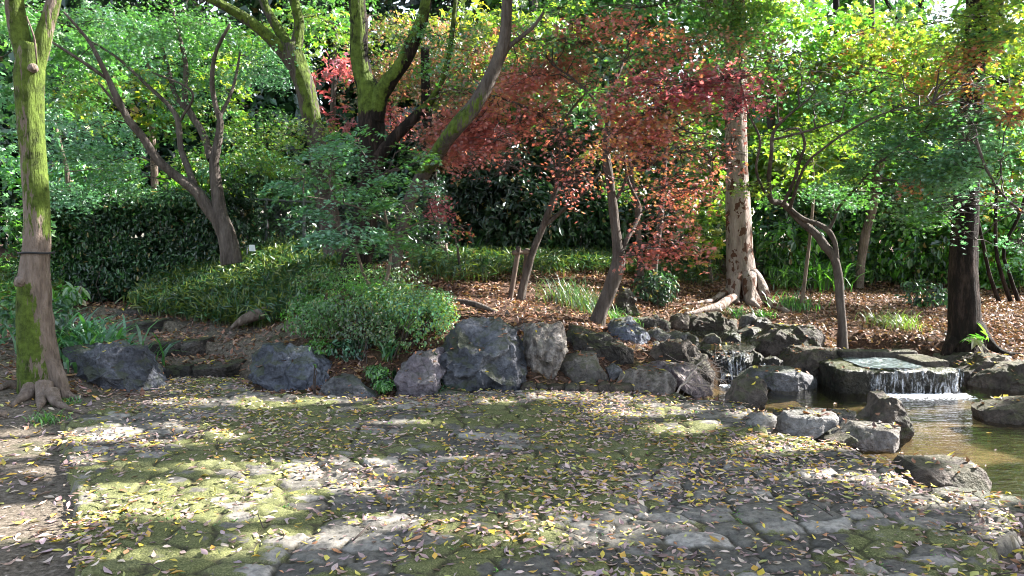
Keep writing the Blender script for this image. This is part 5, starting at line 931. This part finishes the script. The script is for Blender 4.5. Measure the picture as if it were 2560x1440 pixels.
tuft('grass_clump', 'grass clump between the stout pale roots and the thin sapling', 1985, 745, 13, 180, .32, .014, .4, 'ever+lime', 88)
tuft('grass_clump', 'small light-green tuft below the long root of the stout pale tree', 1912, 775, 12.2, 90, .14, .012, .2, 'lime', 89)
tuft('grass_clump', 'little green tuft on the paving edge below the mossy trunk', 120, 1068, 6.75, 90, .12, .008, .14, 'lime', 90)
tuft('grass_clump', 'little green tuft at the right root of the mossy trunk', 160, 1012, 7.3, 80, .08, .01, .16, 'lime+green', 91)
tuft('grass_clump', 'dark grass between the purple boulder and the biggest boulder', 1120, 955, 8.0, 140, .22, .008, .16, 'ever', 92)
tuft('strappy_plant', 'strap-leaved plant drooping in the ivy above the purple boulder', 965, 905, 8.6, 26, .3, .03, .08, 'blue+green', 93, 'plant')
tuft('strappy_plant', 'spiky strap-leaved plant before the dark bush in the middle', 1180, 670, 14.5, 160, .75, .03, .5, 'ever+dark', 94, 'plant')
tuft('palm_sapling', 'spiky palm-like plant right of the thin brown sapling', 2045, 670, 15.5, 160, .8, .04, .5, 'lime+ever', 95, 'plant')

# ------------------------------------------------------------------ fallen leaves
LT = (np.array([(0, -.55, 0), (-.17, -.25, .06), (0, -.25, 0), (.17, -.25, .06), (-.23, .05, .1), (0, .05, 0), (.23, .05, .1), (-.13, .32, .08), (0, .32, .0), (.13, .32, .08), (0, .6, .1)]),
      [(1, 4, 5, 2), (2, 5, 6, 3), (4, 7, 8, 5), (5, 8, 9, 6)], [(0, 1, 2), (0, 2, 3), (7, 10, 8), (8, 10, 9)])
LITPAL = np.array([(.44, .30, .28), (.52, .39, .37), (.3, .19, .19), (.52, .42, .33), (.38, .27, .29), (.62, .48, .06), (.52, .46, .1), (.4, .4, .12), (.42, .2, .1), (.2, .13, .12), (.55, .44, .38), (.6, .36, .06), (.46, .32, .28), (.4, .26, .2)])
BRPAL = .8*np.array([(.26, .12, .075), (.36, .18, .11), (.16, .08, .055), (.38, .22, .14), (.34, .14, .07), (.12, .07, .05), (.45, .27, .12), (.26, .15, .12)])
def litter(name, pts, size, palette, seed, w=None, tilt=.25, lift=.006):
    r = np.random.default_rng(seed); n = len(pts); T, fq, ft = LT
    curl = (.3+1.6*r.random(n)); sz = size*(.4+.75*r.random(n)+.5*r.random(n)**4); up = np.array([0, 0, 1.0])+r.normal(size=(n, 3))*tilt; flip = r.random(n) < .35
    a = r.random(n)*2*np.pi; nrm = up/np.linalg.norm(up, axis=1, keepdims=True); ref = np.stack([np.cos(a), np.sin(a), 0*a], -1); X_ = ref-nrm*(ref*nrm).sum(1, keepdims=True); X_ /= np.linalg.norm(X_, axis=1, keepdims=True); Y_ = np.cross(nrm, X_)
    bend = (r.normal(size=n)*.35)[:, None, None]; wid = (.55+.9*r.random(n))[:, None, None]
    tz = T[None, :, 2:3]*curl[:, None, None]+bend*T[None, :, 1:2]**2*1.0; tz = np.where(flip[:, None, None], -tz+.12, tz)
    V = pts[:, None]+np.array([0, 0, lift])+sz[:, None, None]*(T[None, :, 0:1]*wid*X_[:, None]+T[None, :, 1:2]*Y_[:, None]+tz*nrm[:, None])
    off = (np.arange(n)*len(T))[:, None, None]; Q = (np.array(fq)[None]+off).reshape(-1, 4); Tt = (np.array(ft)[None]+off).reshape(-1, 3)
    c = palette[r.choice(len(palette), n, p=w)]*(.7+.6*r.random((n, 1)))*(.65+.75*fbm(pts*1.3, 3, seed+40)[:, None])
    CNT[0] += len(Q)*2; return tag(mesh(name, V.reshape(-1, 3), [Q, Tt], DRY, origin=tuple(pts.mean(0)), smooth=True, col=np.repeat(c, len(T), 0)), kind='stuff')
rl = np.random.default_rng(99)
q = rl.uniform((-4.6, 2.3), (4.2, 9.3), (68000, 2)); q = q[sdpoly(q[:, 0], q[:, 1], PAVE) < .03]
dn = fbm(v3(q[:, 0]*1.2, q[:, 1]*1.2), 3, 130); q = q[rl.random(len(q)) < np.clip((dn-.3)*2.2, .15, 1)]
h, e, _ = pave_h(q[:, 0], q[:, 1])
litter('fallen_leaves', np.c_[q, h+.004], .043, LITPAL, 1, tilt=.2)
q = rl.uniform((-7, 1.5), (-1.5, 8.6), (9000, 2)); q = q[(sdpoly(q[:, 0], q[:, 1], PAVE) > .05) & (q[:, 1] > 2.5)]; q = q[rl.random(len(q)) < .6]
litter('fallen_leaves', np.c_[q, terrain(q[:, 0], q[:, 1])], .06, LITPAL, 2)
q = rl.uniform((-8, 7.6), (13, 17), (150000, 2)); sdv = sdpoly(q[:, 0], q[:, 1], POND); ok = (sdv > .12) & (sdpoly(q[:, 0], q[:, 1], PAVE) > .05) & (sdpoly(q[:, 0], q[:, 1], UPPER) > .1) & (np.abs(q[:, 0]) < q[:, 1]*.95+.5)
q = q[ok]; q = q[rl.random(len(q)) < np.clip(3.2*(fbm(v3(q[:, 0]*.8, q[:, 1]*.8), 4, 150)-.3), .45, 1)]; q = q[rl.random(len(q)) < np.where(q[:, 0] < -2.2, .3, np.clip(1.15-.05*(q[:, 1]-8), .5, 1))]
litter('fallen_leaves', np.c_[q, terrain_fast(q[:, 0], q[:, 1])+.01], .07, BRPAL, 3, tilt=.45)
# leaves floating on the pond, in the gap at the right
q = rl.uniform((1.2, 4.6), (9, 9.6), (900, 2)); q = q[sdpoly(q[:, 0], q[:, 1], POND) < -.05]; q = q[rl.random(len(q)) < .12]
litter('floating_leaves', np.c_[q, np.full(len(q), -.152)], .06, LITPAL, 4, tilt=.05, lift=.003)
q = rl.uniform((2.2, 2.6), (5.0, 4.6), (2600, 2)); q = q[(sdpoly(q[:, 0], q[:, 1], PAVE) > .02) & (sdpoly(q[:, 0], q[:, 1], POND) > .1)]
litter('fallen_leaves', np.c_[q, terrain(q[:, 0], q[:, 1])+.005], .062, LITPAL, 5, tilt=.4)
# leaves lying on the tops of rocks
dg = bpy.context.evaluated_depsgraph_get(); RP = []
for o in list(COL.objects):
    if o.type == 'MESH' and o.name.split('.')[0] in ('rock', 'stone_step', 'kerb_stone', 'basin_block', 'rim'):
        me = o.data; n = len(me.polygons); no = np.empty(n*3, np.float32); ce = np.empty(n*3, np.float32); ar = np.empty(n, np.float32)
        me.polygons.foreach_get('normal', no); me.polygons.foreach_get('center', ce); me.polygons.foreach_get('area', ar); no = no.reshape(-1, 3); ce = ce.reshape(-1, 3)+np.array(list(o['_o']))
        ok = no[:, 2] > .72; a = ar*ok; A = a.sum(); k = int(A*95*(.5+rl.random()))
        if o.name.startswith(('basin', 'rim')): k //= 3
        if k and A > 0: RP.append(ce[rl.choice(n, k, p=(a/A).astype(float)/((a/A).astype(float).sum()))])
RP = np.vstack(RP); RP = RP[~((RP[:, 0] > 3.9) & (RP[:, 0] < 5) & (RP[:, 1] > 8.8) & (RP[:, 1] < 9.6))]
litter('fallen_leaves', RP+np.array([0, 0, .004]), .06, BRPAL if False else np.vstack([BRPAL, LITPAL[5:7]]), 6, tilt=.3)
r = np.random.default_rng(44); TV = []; TF = []; k = 0
for i in range(420):
    x, y = r.uniform(-5, 8), r.uniform(3, 14)
    if sdpoly(np.array([x]), np.array([y]), POND)[0] < .1 or abs(x) > y*.7: continue
    onp = sdpoly(np.array([x]), np.array([y]), PAVE)[0] < 0
    if onp and r.random() < .6: continue
    z = (float(pave_h(np.array([x]), np.array([y]))[0][0]) if onp else float(terrain(np.array([x]), np.array([y]))[0]))+.02
    a = r.random()*6.3; L = r.uniform(.06, .35); v, f, _ = twig((x, y, z), (x+L*math.cos(a), y+L*math.sin(a), z+.01), .004, .0015, r, .08, 4, 4); TV.append(v); TF.append(f+k); k += len(v)
tag(mesh('twig_litter', np.vstack(TV), [np.vstack(TF)], TWIG, origin=(0, 8, 0)), kind='stuff')
# weeds in the joints
q = rl.uniform((-4.4, 2.6), (2.5, 8.6), (700, 2)); h, e, _ = pave_h(q[:, 0], q[:, 1]); ok = (e < .12) & (sdpoly(q[:, 0], q[:, 1], PAVE) < -.05); q = np.c_[q, h][ok]
q = np.repeat(q, 6, 0)+rl.normal(size=(len(q)*6, 3))*np.array([.02, .02, .003]); V, f = place(OVQ, q+np.array([0, 0, .008]), .018*(.6+.8*rl.random(len(q))), rl.normal(size=q.shape)*.5+np.array([0, 0, .8]), rl)
tag(mesh('weeds', V, [f], LEAF, origin=tuple(q.mean(0)), smooth=False, col=np.repeat(pal('lime+green', len(q), rl), 6, 0)), kind='stuff')

# ------------------------------------------------------------------ small built things
def bar(pts, r_=.02, mat=None, parent=None, name='bar', segs=8, rough=.08, taper=None, **kw):
    W = np.array([list(p)+[r_ if np.isscalar(r_) else r_[i]] for i, p in enumerate(pts)]); tb = tube(W, segs, .08, rough, 3); V, q, t, m = join([tb])
    n0 = len(V); cap0 = np.stack([(np.arange(segs)+1) % segs, np.arange(segs), np.full(segs, n0)], -1); V = np.vstack([V, W[0, :3][None]]); t = np.vstack([t, cap0])
    return mesh(name, V, [q, t], mat or WOOD, parent, origin=None if parent else tuple(pts[0]), moss=np.zeros(len(V)), **kw)
cr = thing('tree_support', 'weathered wooden crutch of two posts and a crossbar propping the slim red maple', 'tree support', tuple(P(1274, 755, 11)))
bar([P(1273, 765, 11.0), P(1285, 690, 11.02), P(1297, 618, 11.05)], .036, WOOD, cr, 'post')
bar([P(1308, 740, 11.5), P(1312, 680, 11.45), P(1318, 622, 11.4)], .036, WOOD, cr, 'post')
bar([P(1284, 632, 10.95), P(1305, 630, 11.1), P(1332, 630, 11.25)], .036, WOOD, cr, 'crossbar'); bar([P(1291, 624, 11.0), P(1299, 624, 11.0)], .045, BARK_GREY, cr, 'binding')
st = thing('stake', 'short pale wooden stake with crosspiece beside the ivy-clad trunk', 'stake', tuple(P(1118, 665, 12.8)))
bar([P(1120, 668, 12.8), P(1117, 640, 12.8), P(1113, 608, 12.8)], .032, BARK_TAN, st, 'post'); bar([P(1094, 618, 12.75), P(1112, 617, 12.75)], .028, BARK_TAN, st, 'crosspiece')
fe = thing('fence', 'dark chain-link fence with top rail behind the three-stemmed maple', 'fence', tuple(P(665, 640, 14.2)))
for x in (560, 666, 760, 990): bar([P(x, 650, 14.2), P(x, 495, 14.2)], .03, METAL, fe, 'post', 8, 0)
bar([P(555, 494, 14.2), P(760, 504, 14.2), P(1000, 512, 14.2)], .022, METAL, fe, 'rail', 8, 0)
VV = []; FF = []; a0, a1 = P(560, 600, 14.23)[0], P(990, 600, 14.23)[0]; z0, z1 = P(0, 640, 14.2)[2], P(0, 503, 14.2)[2]; H0 = z1-z0
for s in (-1, 1):
    for i in range(int((a1-a0+H0)/.075)):
        xa = a0-H0+i*.075 if s > 0 else a0+i*.075; xb = xa+s*H0
        ta = np.clip((a0-xa)/(xb-xa), 0, 1) if s > 0 else np.clip((xa-a1)/H0, 0, 1); tb_ = np.clip((a1-xa)/(xb-xa), 0, 1) if s > 0 else np.clip((xa-a0)/H0, 0, 1)
        if tb_ <= ta: continue
        pa = (xa+(xb-xa)*ta, z0+H0*ta); pb = (xa+(xb-xa)*tb_, z0+H0*tb_); k = len(VV); w_ = .0035
        VV += [(pa[0]-w_, 14.23+s*.003, pa[1]), (pa[0]+w_, 14.23+s*.003, pa[1]), (pb[0]+w_, 14.23+s*.003, pb[1]), (pb[0]-w_, 14.23+s*.003, pb[1])]; FF.append((k, k+1, k+2, k+3))
mesh('mesh_panel', np.array(VV), [np.array(FF)], METAL, fe, smooth=False)
sg = thing('small_sign', 'tiny white marker plate on a post in the bamboo grass by the hedge maple', 'sign', tuple(P(618, 660, 13.2)))
bar([P(618, 672, 13.2), P(618, 618, 13.2)], .012, METAL, sg, 'post'); V, f = boxmesh(*[P(611, 0, 13.17)[0], P(626, 0, 13.17)[0]], 13.14, 13.16, P(0, 628, 13.17)[2], P(0, 612, 13.17)[2], .03, .0, 1, .003); mesh('plate', V, [f], WHITE, sg)
bar([P(576, 822, 10.6), P(610, 800, 10.7), P(650, 785, 10.8), P(700, 778, 10.9), P(730, 780, 11)], [.02, .07, .09, .08, .05], BARK_TAN, None, 'fallen_log', 14, .3).update_tag()
tag(bpy.data.objects['fallen_log'], 'pale brown half-buried log on the slope above the steps', 'log')
tag(bar([P(1110, 752, 10.2), P(1150, 755, 10.1), P(1200, 765, 9.9), P(1240, 780, 9.8)], [.02, .045, .04, .015], BARK_GREY, None, 'surface_root', 10, .3), 'grey surface root snaking over brown leaves above the biggest boulder', 'root')
# dead twig bundle by the cascade
r = np.random.default_rng(12); TV = []; TF = []; k = 0
def addt(a, b_, r0, r1, n=6):
    global k
    v, f, C = twig(a, b_, r0, r1, r, .05, 5, n); TV.append(v); TF.append(f+k); k += len(v); return C
m0 = addt(P(1690, 990, 7.85), P(1760, 900, 8.3), .012, .005); 
for i in range(26):
    a = P(1720+70*r.random(), 900+70*r.random(), 8.2) if i % 2 else m0[r.integers(1, len(m0))]; e = P(1700+140*r.random(), 895+90*r.random(), 8.0+.5*r.random()); C = addt(a, e, .005, .0025)
    for j in range(2): addt(C[r.integers(1, len(C))], C[-1]+r.normal(size=3)*.1, .0025, .0012, 3)
PT = NB('dead_twig'); PT = PT.done(PT.pr((.36, .3, .26), .7))
tag(mesh('dead_branch', np.vstack(TV), [np.vstack(TF)], PT, origin=tuple(P(1700, 985, 7.9))), 'bleached dead branch with many fine twigs lying beside the small cascade', 'branch')
tag(bar([list(G(882, 1352, .05)), list(G(905, 1330, .06)), list(G(925, 1308, .075))], [.004, .005, .003], TWIG, None, 'fallen_twig', 6, .2), 'short dark forked twig lying on the paving near the bottom', 'twig')
# small stones of the stream bed and pond rim
for i, (a, b_, d, s_, lb) in enumerate([(1650, 815, 10.6, 26, 'pebble-like stone in the dry bed above the pale stone'), (1700, 800, 11.2, 24, 'small stone left of the dark square rock'), (1720, 850, 9.95, 24, 'low stone at the lip of the upper pool'), (1640, 870, 9.6, 22, 'small stone behind the domed boulder'), (1600, 880, 9.3, 22, 'small stone between dark ridge and domed boulder'), (1905, 812, 11.1, 26, 'small round stone behind the wide brown boulder'), (1875, 800, 11.3, 22, 'little stone by the roots, right of the square rock'), (2110, 1100, 5.95, 26, 'little flat stone at the waterline below the pale slabs'), (1930, 905, 9.5, 22, 'small wet stone between cascade and flat-topped rock'), (1690, 1002, 7.75, 26, 'flat stone at the waterline under the dead branch'), (2150, 885, 9.75, 20, 'small stone on the back rim left of the basin'), (1830, 842, 10.3, 24, 'flat stone in the upper stream'), (1780, 848, 10.2, 20, 'second flat stone in the upper stream')]):
    rock('small_stone', lb, [(a-s_, b_+s_*.4), (a-s_*.8, b_-s_*.4), (a, b_-s_*.75), (a+s_*.8, b_-s_*.3), (a+s_, b_+s_*.4), (a, b_+s_*.6)], d, .28, [R_GREY, R_BROWN, R_DARK][i % 3], 'small stones of the stream', .9, .5, 200+i, 'stone', .3, 5)
for o in COL.objects:
    if '_o' in o.keys(): del o['_o']
print('LEAF FACES', CNT[0], 'verts', sum(len(o.data.vertices) for o in COL.objects if o.type == 'MESH'))
